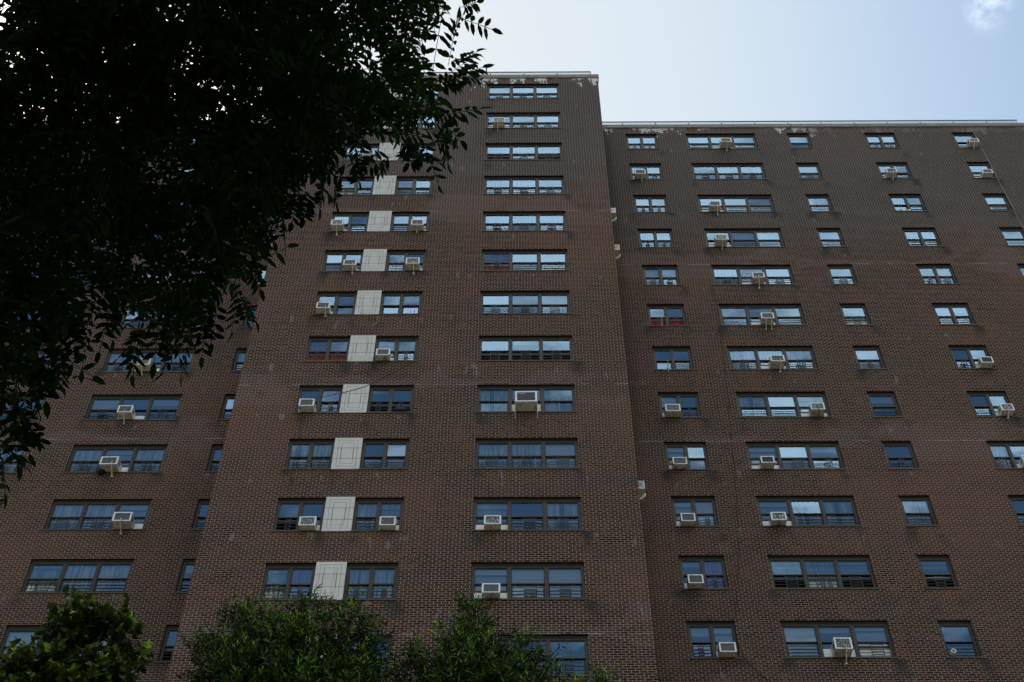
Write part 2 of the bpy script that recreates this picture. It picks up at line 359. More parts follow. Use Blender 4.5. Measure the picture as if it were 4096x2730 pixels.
tint = wn('ShaderNodeMix', data_type='RGBA', blend_type='MULTIPLY'); tint.inputs[0].default_value = 1; nt.links.new(mx.outputs[2], tint.inputs[6]); tint.inputs[7].default_value = C(.985, 1.015, .995); nt.links.new(tint.outputs[2], bg.inputs[0]); bg.inputs[1].default_value = .15; nt.links.new(bg.outputs[0], o.inputs[0])
sd = bpy.data.lights.new('sun', 'SUN'); sd.energy = 3.0; sd.angle = math.radians(.53); sd.color = (1, .95, .88)
so = bpy.data.objects.new('sun', sd); COL.objects.link(so)
sv = Vector((math.sin(SUN_AZ)*math.cos(SUN_EL), math.cos(SUN_AZ)*math.cos(SUN_EL), math.sin(SUN_EL)))
so.rotation_euler = sv.to_track_quat('Z', 'Y').to_euler()
so.location = sv*200
vs = scene.view_settings; vs.view_transform = 'Standard'; vs.look = 'None'; vs.gamma = 1; vs.use_curve_mapping = False; vs.exposure = .16

# ------------------------------------------------------------------ ground
g = MB(); g.quad((-2500,-2500,0),(2500,-2500,0),(2500,2500,0),(-2500,2500,0))
t = NT('pale_ground'); P = t.n('ShaderNodeNewGeometry').outputs['Position']
pale_ground = t.done(t.bsdf(t.mix(t.noise(P, .4, 5), C(.125,.115,.095), C(.19,.18,.155)), .95, .1))  # unseen ground in paving tones, lightened to bounce light onto undersides
gr = link('ground', g.mesh('ground', pale_ground)); gr['kind'] = 'structure'
g = MB(); g.box(-60, 60, -4, 3.5, -.1, .12)
pv = link('pavement', g.mesh('pavement', simple('paving', C(.26,.25,.235), .9, .2, 0, .3, 1.5))); pv['kind'] = 'structure'

# ------------------------------------------------------------------ building
bld = empty('apartment_building', (0, 30.5, 0))
tag(bld, 'tall brown brick apartment block with projecting bay and recessed wings', 'building')
BINV = Matrix.Translation((0, -30.5, 0))
def bpart(name, me, loc=(0,0,0), parent=None, label=None):
    ob = bpy.data.objects.new(name, me); COL.objects.link(ob)
    if parent is None: ob.parent = bld; ob.location = (loc[0], loc[1]-30.5, loc[2])
    else: ob.parent = parent; ob.location = loc
    if label: ob['label'] = label
    return ob

COPB, COPT = 55.35+EYE, 55.62+EYE
REV = .078
def zhead(r): return HEAD0 - STOREY*r         # r = row counted from the top
cols = {   # name: (plane, x0, x1, rows, lights)
 'CT': ('C', -1.389, 1.833, range(0,13), 3), 'CP': ('C', -7.280, -5.8195, range(0,13), 2), 'CQ': ('C', -4.9472, -3.478, range(0,13), 2),
 'RD': ('R', 4.954, 6.381, range(0,12), 2), 'RT': ('R', 7.722, 10.916, range(0,12), 3), 'RS': ('R', 12.391, 13.394, range(0,12), 1),
 'RQ': ('R', 15.967, 17.370, range(0,10), 2), 'RE': ('R', 20.006, 20.995, range(0,5), 1),
 'LT': ('L', -15.21, -11.979, range(0,12), 3), 'LN': ('L', -10.468, -9.50, range(0,12), 1), 'LO': ('L', -20.045, -16.818, range(0,12), 3)}
PY = {'C': YC, 'R': YR, 'L': YL}
LOFF = {'C': 0, 'R': 0, 'L': -.25}            # the left wing sits a quarter of a metre lower
def head(pl, r): return zhead(r) + LOFF[pl]

def wall(pl, x0, x1, name, mat, extra_open=()):
    ops = []
    for c, (p, a, b, rows, n) in cols.items():
        if p == pl: ops += [(a, b, head(pl, r)-WH, head(pl, r)) for r in rows]
    ops += list(extra_open)
    xs = sorted({x0, x1} | {round(v, 4) for q in ops for v in q[:2]}); zs = sorted({0.0, COPB} | {round(v, 4) for q in ops for v in q[2:]})
    y = PY[pl]; mb = MB()
    for i in range(len(zs)-1):
        run = None
        for j in range(len(xs)-1):
            cx = (xs[j]+xs[j+1])/2; cz = (zs[i]+zs[i+1])/2
            solid = not any(a < cx < b and c < cz < d for a, b, c, d in ops)
            if solid: run = xs[j] if run is None else run
            if run is not None and (not solid or j == len(xs)-2):
                e = xs[j+1] if solid else xs[j]; mb.quad((run,y,zs[i]),(e,y,zs[i]),(e,y,zs[i+1]),(run,y,zs[i+1])); run = None
    for a, b, c, d in ops:
        y2 = y + .26
        mb.quad((a,y,c),(a,y2,c),(a,y2,d),(a,y,d)); mb.quad((b,y2,c),(b,y,c),(b,y,d),(b,y2,d)); mb.quad((a,y2,c),(a,y,c),(b,y,c),(b,y2,c))
        mb.mi = 1; mb.quad((a,y,d),(a,y2,d),(b,y2,d),(b,y,d)); mb.mi = 0
    if pl == 'C':
        for X, yb in ((x0, YL), (x1, YR)): mb.quad((X,y,0),(X,yb+.3,0),(X,yb+.3,COPB),(X,y,COPB))
    return bpart('brick_wall', mb.mesh(name, [mat, M['lintel']]))
PANEL = (-5.8195, -4.9472)
wall('C', XL, XR, 'bay wall', M['brick_c'])
wall('R', XR, 29.0, 'right wing wall', M['brick_r'])
wall('L', -34.0, XL, 'left wing wall', M['brick_l'])
# rear volume, roof slab and the floors and party walls seen dimly behind the glass
mb = MB(); mb.box(-34, 29, YR+9, YR+9.4, 0, COPB); mb.box(-34, -33.7, YL+.3, YR+9, 0, COPB); mb.box(28.7, 29, YR+.3, YR+9, 0, COPB)
bpart('rear_wall', mb.mesh('rear wall', M['brick_l']))
mb = MB(); mb.box(-34, 29, YR+.3, YR+9.4, COPB-.35, COPB-.25); mb.box(XL, XR, YC+.3, YR+.3, COPB-.35, COPB-.25); mb.box(-34, XL, YL+.3, YR+.3, COPB-.35, COPB-.25)
bpart('roof', mb.mesh('roof', M['roof']))
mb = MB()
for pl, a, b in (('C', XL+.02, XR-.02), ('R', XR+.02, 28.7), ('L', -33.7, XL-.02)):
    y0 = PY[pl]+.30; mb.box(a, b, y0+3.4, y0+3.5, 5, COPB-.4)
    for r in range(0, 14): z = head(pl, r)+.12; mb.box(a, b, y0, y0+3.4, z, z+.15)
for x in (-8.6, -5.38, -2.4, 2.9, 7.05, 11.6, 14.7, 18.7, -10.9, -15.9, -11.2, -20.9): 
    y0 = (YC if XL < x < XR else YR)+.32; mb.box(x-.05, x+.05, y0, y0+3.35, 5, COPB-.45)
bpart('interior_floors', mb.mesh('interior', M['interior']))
# copings
for a, b, y, yb in ((XL-.05, XR+.05, YC, YR+.25), (XR+.053, 29.05, YR, YR+.3), (-34.05, XL-.053, YL, YL+.3)):
    mb = MB(); x = a
    while x < b-.01:
        e = min(x+1.52*2, b); mb.box(x+.004, e-.004, y-.05, y+.28, COPB+.001, COPT+random.uniform(-.006, .006)); x = e
    mb.box(a, b, y-.035, y+.26, COPB+.002, COPT-.02)
    if y == YC:
        mb.box(a+.003, a+.3, y+.28, yb, COPB+.001, COPT); mb.box(b-.3, b-.003, y+.28, yb, COPB+.001, COPT)
    bpart('coping', mb.mesh('coping', M['coping']))
# limestone spandrel between the paired windows
pm = MB(); pm.box(0.002, .870, -.030, .22, 0.0, WH-.002); pmesh = pm.mesh('limestone panel', M['limestone'])
for r in range(0, 13): bpart('limestone_panel', pmesh, (PANEL[0], YC, zhead(r)-WH))
# control joints
mb = MB()
for x, y, z0, z1 in ((20.95+.08, YR, 0, COPB), (15.98-.06, YR, HEAD0, COPB), (19.6, YR, 31.5, 33.9)):
    n = int((z1-z0)/.9)+1
    for i in range(n):
        a = z0+(z1-z0)*i/n; c = z0+(z1-z0)*(i+1)/n; dx = random.uniform(-.008,.008); mb.box(x-.010+dx, x+.010+dx, y-.003, y+.02, a, c)
bpart('control_joint', mb.mesh('control joint', simple('grey sealant', C(.30,.30,.32), .8, .2, 0, .5, 3)))

# ---- window contents, left light to right light: curtain letter + lower-part letter
# curtain: w blind, c net curtain, s half shade, b none, r/R/p/g/t coloured; lower: G boxed guard, H narrow ladder guard, B plain bars, A conditioner, O open sash + guard, N nothing
WIN = {
 'CT': ['wG sG wG','sA sG wG','sO sG sO','cG cG wG','cG bG cG','rO bB gB','sG sG sG','bO bO bO','cN sF cN','cG cG wG','sA bG cG','wA wG wG','bG bG bG'],
 'CP': ['wH wH','wH sA','sH bA','wO sB','sA bB','wB sA','bA bN','rO rO','bA bH','cB cB','bO bA','cO pH','bH bH'],
 'CQ': ['wH wH','wH wH','bB bB','bB bB','wB sA','cB bA','bN pN','cA cH','bO bO','bB wB','cB cA','cH cH','sH bH'],
 'RD': ['wH wH','wA wG','sH wH','bH cH','wG wG','RO RO','bN bB','cA bH','wA wN','wA wH','sA pH','sH wA'],
 'RT': ['wB wA wB','cG cG cG','wA wB wB','sA sB wB','cG wA wG','bB sA wB','cG bA cG','cB wB wA','wA wG sH','sA cB cB','sO cO sO','wB sA wO'],
 'RS': ['wB','wG','cB','sB','wG','wO','wH','sB','bH','cB','sO','bB'],
 'RQ': ['wH wH','sA bB','bN bB','tB sB','sH wG','wB sB','bG sA','bB sA','cG sA','bB sA'],
 'RE': ['bA','wA','wB','wB','wG'],
 'LT': ['wG wG wG','wG sG wG','sG sG bG','bG sG bG','sG sA sG','bG bG bG','cG sA sG','sG bA sG','cG sA cG','cG cG sA','cO cB cB','wG sG wB'],
 'LN': ['wB']*3+['bB','bB','bB','sB','bB','bB','bB','sB','bO'],
 'LO': ['wG wG wG','wG wG wG','sG sG bG','bG bG bG','sG bG bG','bG sG bG','cG sG cG','bG bG bG','sG cG cG','bG bG bG','bG bG bG','sG sG sG']}
JW, MW = .082, .098         # jamb and mullion widths
def lights(W, n):
    lw = (W - 2*JW - (n-1)*MW)/n
    return [(JW + i*(lw+MW), JW + i*(lw+MW) + lw) for i in range(n)]
cache = {}
ACH = {'A': .37, 'F': .52}
def frame_mesh(W, codes):
    key = ('frame', round(W,3), tuple(c[1] for c in codes))
    if key in cache: return cache[key]
    n = len(codes); mb = MB(); L = lights(W, n); e = .003
    mb.box(e, JW, REV, REV+.085, .045, WH-e); mb.box(W-JW, W-e, REV, REV+.085, .045, WH-e)
    mb.box(JW, W-JW, REV+.003, REV+.082, WH-.15, WH-e); mb.box(JW, W-JW, REV+.003, REV+.11, .03, .06)
    mb.box(.02, W-.02, REV-.014, REV-.002, WH-.055, WH-.012)       # panning cover under the lintel
    for i in range(n-1):
        a = L[i][1]; mb.box(a, a+MW, REV-.004, REV+.088, .046, WH-.148); mb.box(a+MW/2-.012, a+MW/2+.012, REV-.014, REV-.004, .05, WH-.13)
    for (a, b), c in zip(L, codes):
        y0 = REV+.018                                               # upper, outer sash
        mb.box(a, a+.024, y0, y0+.03, .66, WH-.15); mb.box(b-.024, b, y0, y0+.03, .66, WH-.15); mb.box(a+.024, b-.024, y0+.002, y0+.028, WH-.178, WH-.15)
        mb.box(a, b, y0-.004, y0+.032, .655, .69)
        lo = {'A': ACH['A']+.03, 'F': ACH['F']+.02, 'O': .50}.get(c[1], .062)
        top = .70 if lo < .3 else min(lo + .62, 1.2)
        y1 = y0+.036                                                # lower, inner sash, raised where a unit sits or it is open
        mb.box(a+.004, a+.045, y1, y1+.03, lo, top); mb.box(b-.045, b-.004, y1, y1+.03, lo, top)
        mb.box(a+.045, b-.045, y1+.001, y1+.029, lo, lo+.05); mb.box(a+.045, b-.045, y1+.001, y1+.029, top-.04, top)
    cache[key] = mb.mesh('window frame', M['bronze']); return cache[key]
def glass_mesh(W, codes):
    key = ('glass', round(W,3), tuple(c[1] for c in codes))
    if key in cache: return cache[key]
    mb = MB()
    for (a, b), c in zip(lights(W, len(codes)), codes):
        y = REV+.033; mb.quad((a+.024,y,.69),(b-.024,y,.69),(b-.024,y,WH-.178),(a+.024,y,WH-.178))
        lo = {'A': ACH['A']+.03, 'F': ACH['F']+.02, 'O': .50}.get(c[1], .062); top = .66 if lo < .3 else min(lo+.62, 1.2)-.04
        y = REV+.069; mb.quad((a+.045,y,lo+.05),(b-.045,y,lo+.05),(b-.045,y,top),(a+.045,y,top))
    me = mb.mesh('window glass', M['glass']); at = me.attributes.new('pane', 'FLOAT', 'FACE'); at.data.foreach_set('value', [float(k) for k in range(len(mb.f))])
    cache[key] = me; return me
def sill_mesh(W):
    key = ('sill', round(W,3))
    if key not in cache:
        mb = MB(); mb.box(-.035, W+.035, -.024, -.002, -.012, .038); mb.box(.004, W-.004, -.002, REV+.02, .004, .043); cache[key] = mb.mesh('sill', M['bronze_l'])
    return cache[key]
def guard_mesh(lw, kind, seed):
    key = ('guard', round(lw,3), kind, seed)
    if key in cache: return cache[key]
    mb = MB(); rr = random.Random(seed); y = REV-.018; t = .015; zs = [.13, .25, .37, .49]
    if kind == 'B':
        for z in zs: mb.box(.0, lw, y-t/2, y+t/2, z-t/2, z+t/2); mb.box(lw*.12, lw, y-t, y-t/2-.001, z-.004, z+t)
    else:
        a, b = (lw*.34, lw*.66) if kind == 'G' else (lw*.42, lw*.58)
        if seed == 1: a -= lw*.08; b -= lw*.02
        if seed == 2: a += lw*.05; b += lw*.1
        for z in zs:
            mb.box(0, a, y-t/2, y+t/2, z-t/2, z+t/2); mb.box(b, lw, y-t/2, y+t/2, z-t/2, z+t/2)
            mb.box(a, b, y-t/2-.004, y+t/2, z+.040, z+.040+t); mb.box(a, b, y-t/2-.003, y+t/2, z-.012, z-.002)
        for x in (a, b): mb.box(x-.007, x+.007, y-t, y+t, .09, .58)
    for x in (0.004, lw-.016): mb.box(x, x+.012, y+t/2, y+.03, .10, .54)
    cache[key] = mb.mesh('guard', M['guard']); return cache[key]
def curtain_mesh(lw, kind, seed):
    key = ('cur', round(lw,3), kind, seed)
    if key in cache: return cache[key]
    rr = random.Random(seed*31+ord(kind)); mb = MB(); y = REV+.10; pleat = kind not in 'ws'
    z0, z1 = .02, 1.36
    if kind == 's': z0 = rr.choice([.75, .95, .55, .3])
    if kind in 'R': z1 = .75
    if kind == 'w' and rr.random() < .35: z0 = rr.choice([.5, .25])
    N = 36 if pleat else 6; xs = np.linspace(-.03, lw+.03, N+1); gap = None
    if kind == 'c' and rr.random() < .4: gap = rr.uniform(.3, .7)
    ph = rr.uniform(0, 6)
    for i in range(N):
        a, b = xs[i], xs[i+1]
        if gap and abs((a+b)/2/lw-gap) < .07: continue
        fa = (.028*math.sin(ph+a*44)+.012*math.sin(a*97)) if pleat else .004*math.sin(a*5); fb = (.028*math.sin(ph+b*44)+.012*math.sin(b*97)) if pleat else .004*math.sin(b*5)
        mb.quad((a, y+fa, z0), (b, y+fb, z0), (b, y+fb, z1), (a, y+fa, z1))
    cache[key] = mb.mesh('curtain', M['cur_'+kind], smooth=pleat); return cache[key]

ac_jobs = []
KIND = {1: 'single_window', 2: 'double_window', 3: 'triple_window'}
for cname, (pl, x0, x1, rows, n) in cols.items():
    W = x1-x0; L = lights(W, n)
    for r in rows:
        codes = WIN[cname][r].split(); z = head(pl, r)-WH
        wo = bpart(KIND[n], frame_mesh(W, codes), (x0, PY[pl], z))
        bpart('glass', glass_mesh(W, codes), parent=wo); bpart('sill', sill_mesh(W), parent=wo)
        for i, c in enumerate(codes):
            lw = L[i][1]-L[i][0]; sd_ = random.randint(0, 2); cur, low = c[0], c[1]
            if low == 'X': cur = 'R'; low = 'O'
            if cur != 'b': bpart('curtain', curtain_mesh(lw, cur, random.randint(0, 4)), (L[i][0], 0, 0), wo)
            gk = {'G': 'G', 'H': 'H', 'B': 'B', 'O': 'H' if n == 2 else 'G'}.get(low)
            if gk: bpart('guard', guard_mesh(lw, gk, 0 if r < 8 else sd_), (L[i][0], 0, 0), wo)
            if low in 'AF': ac_jobs.append((cname, r, i, n, x0+L[i][0], x0+L[i][1], PY[pl], z+.044, low))

# ------------------------------------------------------------------ air conditioners (each a thing)
def cyl_y(mb, cx, cz, r, y0, y1, seg=12): mb.tube([(cx, y0, cz), (cx, y1, cz)], r, seg)
def make_ac(w_, h_, d_, face, body, nb, bmat, blen, light_w, panels, name_text=None, offx=0.0, bx=.12, louvre=True):
    """window unit, origin at the middle of its bottom edge on the wall plane; -Y is outdoors"""
    root = empty('air_conditioner', (0,0,0))
    y0 = -d_*.88; y1 = REV+.16; hx = w_/2
    mb = MB(); f = .043*w_/.5; T = .022
    mb.mi = 0
    mb.box(-hx, hx, y0+T, y1, .006, h_-.004)                       # body
    mb.mi = 1                                                       # outer flange around the condenser
    mb.box(-hx-.006, hx+.006, y0, y0+T, h_-f*.8, h_+.004); mb.box(-hx-.006, hx+.006, y0, y0+T, .0, f*.8)
    mb.box(-hx-.006, -hx+f, y0, y0+T, f*.8, h_-f*.8); mb.box(hx-f, hx+.006, y0, y0+T, f*.8, h_-f*.8)
    mb.box(-.06, .06, y0-.004, y0, h_-f*.8-.008, h_-f*.5)
    mb.mi = 2                                                       # pan pressings
    mb.box(-hx*.9, hx*.9, y0+.04, .0, -.004, .006); mb.box(-hx*.5, hx*.2, y0+.10, y0+.13, -.010, -.004); mb.box(-hx*.7, -hx*.6, y0+.06, -.02, -.011, -.004); mb.box(hx*.3, hx*.8, y0+.16, y0+.18, -.010, -.004)
    mb.mi = 3                                                       # side louvres
    for s in (-1, 1):
        for k in range(6):
            yy = y0+.09+k*.03; mb.box(min(s*hx, s*(hx+.003)), max(s*hx, s*(hx+.003)), yy, yy+.012, h_*.3, h_*.8)
    cm = M['ac_beige'] if body == 'b' else M[random.choice(['ac_case','ac_case','ac_cream','ac_grey'])]
    me = mb.mesh('conditioner case', [cm, M['ac_case'] if body == 'w' else M['ac_beige'], M['ac_under'], M['guard']])
    cs = link('case', me, root)
    # underside takes the grimy pan colour
    for p in me.polygons:
        if p.normal.z < -.9 and p.material_index == 0: p.material_index = 2
    mb = MB(); a = hx-f+.001; mb.box(-a, a, y0+.008, y0+T+.004, f*.8+.001, h_-f*.8-.001); link('condenser_grille', mb.mesh('condenser', M[face]), root)
    if face == 'g_teal' or name_text or louvre == 'lattice':
        mb = MB()
        nx = 9
        for k in range(1, nx): x = -a+2*a*k/nx; mb.box(x-.003, x+.003, y0+.001, y0+.007, f*.8, h_-f*.8)
        for k in range(1, 6): zq = f*.8+(h_-1.6*f)*k/6; mb.box(-a, a, y0+.002, y0+.006, zq-.003, zq+.003)
        if louvre == 'lattice': mb.box(-a*.5, a*.45, y0-.001, y0+.001, h_*.5-.01, h_*.5+.012)
        link('grille_lattice', mb.mesh('lattice', M['ac_case'] if louvre == 'lattice' else M['guard']), root)
    for k in range(nb):
        mb = MB(); bx_ = bx if nb == 1 else (-.09, .13)[k]*w_/.5; bm = M['ac_beige'] if bmat == 'b' else (M['ac_brown'] if bmat == 'n' else M['white'])
        bw = .085 if nb == 1 else .05
        if name_text: bx_ = (-hx-.01, hx+.01)[k]; bw = .03
        z2 = -blen
        mb.bar((bx_, y0+.03, -.012), (bx_, -.012, z2), bw, .022, up=(1,0,0)) if False else None
        # inclined channel: from the outer edge of the pan back to the wall under the sill
        A = Vector((bx_, y0-.004, .10)); B_ = Vector((bx_, y0+.01, -.02)); Cc = Vector((bx_, -.045, z2))
        mb.bar(A, B_, bw, .014, up=(1,0,0)) if nb == 1 and blen > .1 and h_ < .45 else None
        mb.bar(B_, Cc, bw, .020, up=(1,0,0)); mb.box(bx_-bw*.4, bx_+bw*.4, -.06, -.004, z2-.03, z2+.02)
        link('bracket', mb.mesh('bracket', bm), root)
    if panels:
        for s in (-1, 1):
            inner = hx; outer = light_w/2 - s*offx
            if outer-inner < .03: continue
            mb = MB(); nrib = max(2, int((outer-inner)/.022)); 
            for k in range(nrib):
                xa = inner+(outer-inner)*k/nrib; xb = inner+(outer-inner)*(k+1)/nrib-.004; yy = REV+.045+(.006 if k % 2 else 0)
                mb.box(min(s*xa, s*xb), max(s*xa, s*xb), yy, yy+.012, .004, h_-.015)
            mb.box(min(s*inner, s*outer), max(s*inner, s*outer), REV+.058, REV+.064, .004, h_-.012)
            link('side_panel', mb.mesh('side panel', M['panel_w']), root)
    if name_text:
        cu_ = bpy.data.curves.new('lettering', 'FONT'); cu_.body = name_text; cu_.size = .062; cu_.extrude = .001; cu_.shear = .35
        tmp = bpy.data.objects.new('tmp', cu_); COL.objects.link(tmp); bpy.context.view_layer.update()
        me = bpy.data.meshes.new_from_object(tmp.evaluated_get(bpy.context.evaluated_depsgraph_get())); bpy.data.objects.remove(tmp)
        me.materials.clear(); me.materials.append(M['white'])
        lt = link('lettering', me, root); lt.location = (-a*.85, y0-.003, h_-f*.8-.085); lt.rotation_euler = (math.pi/2, 0, 0)
    return root
# per unit: (face, number of brackets, bracket colour, bracket drop, width, height, depth, body, x offset, words)
AC = {
 ('CT',1,0):  ('g_teal',1,'b',.30,.50,.34,.36,'w',.0,'white air conditioner with lattice grille and one bracket', 'lattice'),
 ('CT',8,1):  ('g_dark',2,'b',.33,.70,.50,.50,'w',.0,'largest air conditioner, black grille with white lettering', None),
 ('CT',10,0): ('g_fleck',0,'b',0,.49,.34,.30,'w',.03,'white air conditioner with chipped grille and no bracket', None),
 ('CT',11,0): ('g_dark',1,'n',.02,.50,.33,.30,'w',.02,'white air conditioner with stubby brown bracket', None),
 ('CP',1,1):  ('g_dark',0,'b',0,.46,.33,.32,'w',0,'air conditioner half hidden by tree leaves', None),
 ('CP',2,1):  ('g_dark',0,'b',0,.46,.33,.32,'w',0,'white air conditioner peeping through hanging leaves', None),
 ('CP',4,0):  ('g_fleck',1,'b',.28,.46,.33,.36,'w',-.05,'white air conditioner with beige bracket in left pane', None),
 ('CP',5,1):  ('g_dark',1,'b',.20,.46,.31,.33,'w',-.02,'white air conditioner in the right pane', None),
 ('CP',6,0):  ('g_dark',1,'o',.15,.46,.33,.32,'b',-.02,'beige air conditioner with yellowish stub bracket', None),
 ('CP',8,0):  ('g_dark',0,'b',0,.48,.34,.33,'w',.02,'white air conditioner under a black cable', None),
 ('CP',10,1): ('g_fleck',0,'b',0,.48,.35,.26,'w',-.03,'white air conditioner with speckled grille', None),
 ('CQ',4,1):  ('g_dark',1,'b',.12,.47,.33,.34,'w',-.02,'white air conditioner with short beige bracket', None),
 ('CQ',5,1):  ('g_fleck',1,'b',.22,.49,.36,.38,'w',-.04,'tall white air conditioner with speckled grille', None),
 ('CQ',7,0):  ('g_dark',1,'n',.06,.46,.33,.30,'w',-.04,'white air conditioner with dark brown bracket', None),
 ('CQ',10,1): ('g_dark',0,'b',0,.46,.34,.26,'w',-.02,'white air conditioner with dark streaked grille', None),
 ('RD',1,0):  ('g_dark',1,'b',.18,.46,.34,.34,'w',.02,'white air conditioner with short beige bracket', None),
 ('RD',7,0):  ('g_fleck',0,'b',0,.52,.36,.34,'w',.04,'wide air conditioner with heavily flaking speckled grille', None),
 ('RD',8,0):  ('g_dark',0,'b',0,.47,.33,.28,'b',.04,'air conditioner with rust streaked grille', None),
 ('RD',9,0):  ('g_dark',0,'b',0,.45,.34,.28,'w',.06,'air conditioner with worn white frame', None),
 ('RD',10,0): ('g_dark',0,'b',0,.46,.34,.29,'w',.03,'white air conditioner with plain dark grille', None),
 ('RD',11,1): ('g_dark',0,'b',0,.48,.34,.30,'w',0,'white air conditioner in the right pane', None),
 ('RT',0,1):  ('g_dark',1,'b',.22,.50,.34,.40,'w',.10,'white air conditioner with bracket in middle pane', None),
 ('RT',2,0):  ('g_dark',1,'b',.26,.47,.33,.36,'w',.05,'white air conditioner with bracket in the left pane', None),
 ('RT',3,0):  ('g_teal',1,'b',.20,.48,.35,.42,'w',.0,'deep air conditioner with teal lattice grille', 'lattice'),
 ('RT',4,1):  ('g_dark',1,'b',.30,.47,.33,.40,'w',.12,'white air conditioner with long narrow bracket', None),
 ('RT',5,1):  ('g_dark',2,'w',.30,.48,.34,.38,'w',.10,'white air conditioner held by two white legs', None),
 ('RT',6,1):  ('g_dark',1,'b',.20,.50,.34,.44,'w',.08,'deep white air conditioner with white side panels', None),
 ('RT',7,2):  ('g_fleck',1,'n',.12,.48,.34,.40,'w',.05,'white air conditioner in the right-hand pane', None),
 ('RT',8,0):  ('g_teal',0,'b',0,.44,.31,.34,'w',.02,'small air conditioner with teal grille', None),
 ('RT',9,0):  ('g_fleck',1,'n',.03,.48,.34,.32,'w',.0,'white air conditioner with short dark bracket', None),
 ('RT',11,1): ('g_fleck',1,'b',.26,.50,.40,.44,'w',.02,'tall white air conditioner with flaking grille', None),
 ('RQ',1,0):  ('g_dark',1,'b',.12,.44,.32,.36,'w',.04,'white air conditioner with short beige bracket', None),
 ('RQ',6,1):  ('g_teal',0,'b',0,.44,.33,.32,'w',.02,'air conditioner with bright teal grille', None),
 ('RQ',7,1):  ('g_fleck',1,'b',.14,.44,.34,.32,'w',.03,'white air conditioner with flecked grille', None),
 ('RQ',8,1):  ('g_dark',0,'b',0,.45,.34,.32,'w',.05,'white air conditioner cut by the photo edge', None),
 ('RQ',9,1):  ('g_dark',0,'b',0,.45,.34,.32,'w',.05,'air conditioner cut by the photo edge', None),
 ('RE',0,0):  ('g_fleck',1,'b',.15,.43,.30,.34,'w',.16,'white air conditioner with stub bracket', None),
 ('RE',1,0):  ('g_dark',0,'b',0,.44,.30,.30,'w',.08,'white air conditioner without bracket', None),
 ('LT',4,1):  ('g_dark',1,'b',.20,.48,.34,.36,'w',-.05,'white air conditioner glimpsed through the tree leaves', None),
 ('LT',6,1):  ('g_fleck',1,'b',.22,.50,.34,.38,'w',-.05,'white air conditioner partly behind drooping leaves', None),
 ('LT',7,1):  ('g_dark',1,'b',.24,.50,.35,.40,'w',-.12,'white air conditioner with rusty bracket', None),
 ('LT',8,1):  ('g_dark',1,'b',.24,.58,.36,.42,'w',-.06,'wide white air conditioner beside a dark bag', None),
 ('LT',9,2):  ('g_dark',1,'b',.22,.58,.38,.44,'w',-.10,'big white air conditioner in the right pane', None)}
ORD = ['topmost','second','third','fourth','fifth','sixth','seventh','eighth','ninth','tenth','eleventh','twelfth','lowest']
for (cn, r, i, n, xa, xb, y, z, low) in ac_jobs:
    face, nb, bmt, drop, aw, ah, ad, body, off, words, extra = AC[(cn, r, i)]
    bx = {('CT',1,0): -.05, ('CP',4,0): 0.0, ('CT',11,0): .0}.get((cn, r, i), random.uniform(-.02, .14))
    ob = make_ac(aw, ah, ad, face, body, nb, bmt, drop, xb-xa, True, 'Friedrich' if low == 'F' else None, off, bx, extra or True)
    ob.location = ((xa+xb)/2+off, y, z); ob.rotation_euler = (0, 0, random.uniform(-.015, .015))
    place = 'top floor' if r == 0 else ORD[r] + ' floor down'
    short = {'CT': "bay's three-pane column", 'CP': 'left of stone panels', 'CQ': 'right of stone panels', 'RD': "right wing's first column",
             'RT': "right wing's three-pane column", 'RQ': 'outer two-pane column', 'RE': 'far right column', 'LT': 'left wing'}[cn]
    lab = words + ', ' + place + ', ' + short
    if len(lab.split()) > 16: print('LONG LABEL', lab)
    tag(ob, lab, 'air conditioner', 'air conditioners in the apartment windows')
# three units on the hidden flank of the bay, seen edge-on past its corner
for r, words in ((3, 'uppermost of three air conditioners sticking out past the right corner of the bay'), (4, 'middle of three air conditioners sticking out past the right corner of the bay'), (9, 'lowest of three air conditioners sticking out past the right corner of the bay')):
    ob = make_ac(.46, .36, .35, 'g_dark', 'w', 1, 'b', .26, .6, False, None, 0, .05)
    ob.location = (XR, YC+1.15, zhead(r)-WH+.04); ob.rotation_euler = (0, 0, math.pi/2)
    tag(ob, words, 'air conditioner', 'air conditioners past the bay corner')
# empty brackets left on two sills
for r, lab in ((5, 'beige bracket without unit on the sill before red curtains'), (6, 'longer beige bracket without unit, below the window with red curtains')):
    mb = MB(); d = .30; mb.bar((0, -d, .19 if r == 6 else .12), (0, -.05, -.16 if r == 6 else -.05), .062, .03, up=(1,0,0)); mb.bar((0, -d, .19 if r == 6 else .12), (0, .05, .06), .05, .02, up=(1,0,0))
    ob = link('support_bracket', mb.mesh('support bracket', M['ac_beige']), None, (4.954+.46, YR, zhead(r)-WH+.02)); tag(ob, lab, 'bracket')

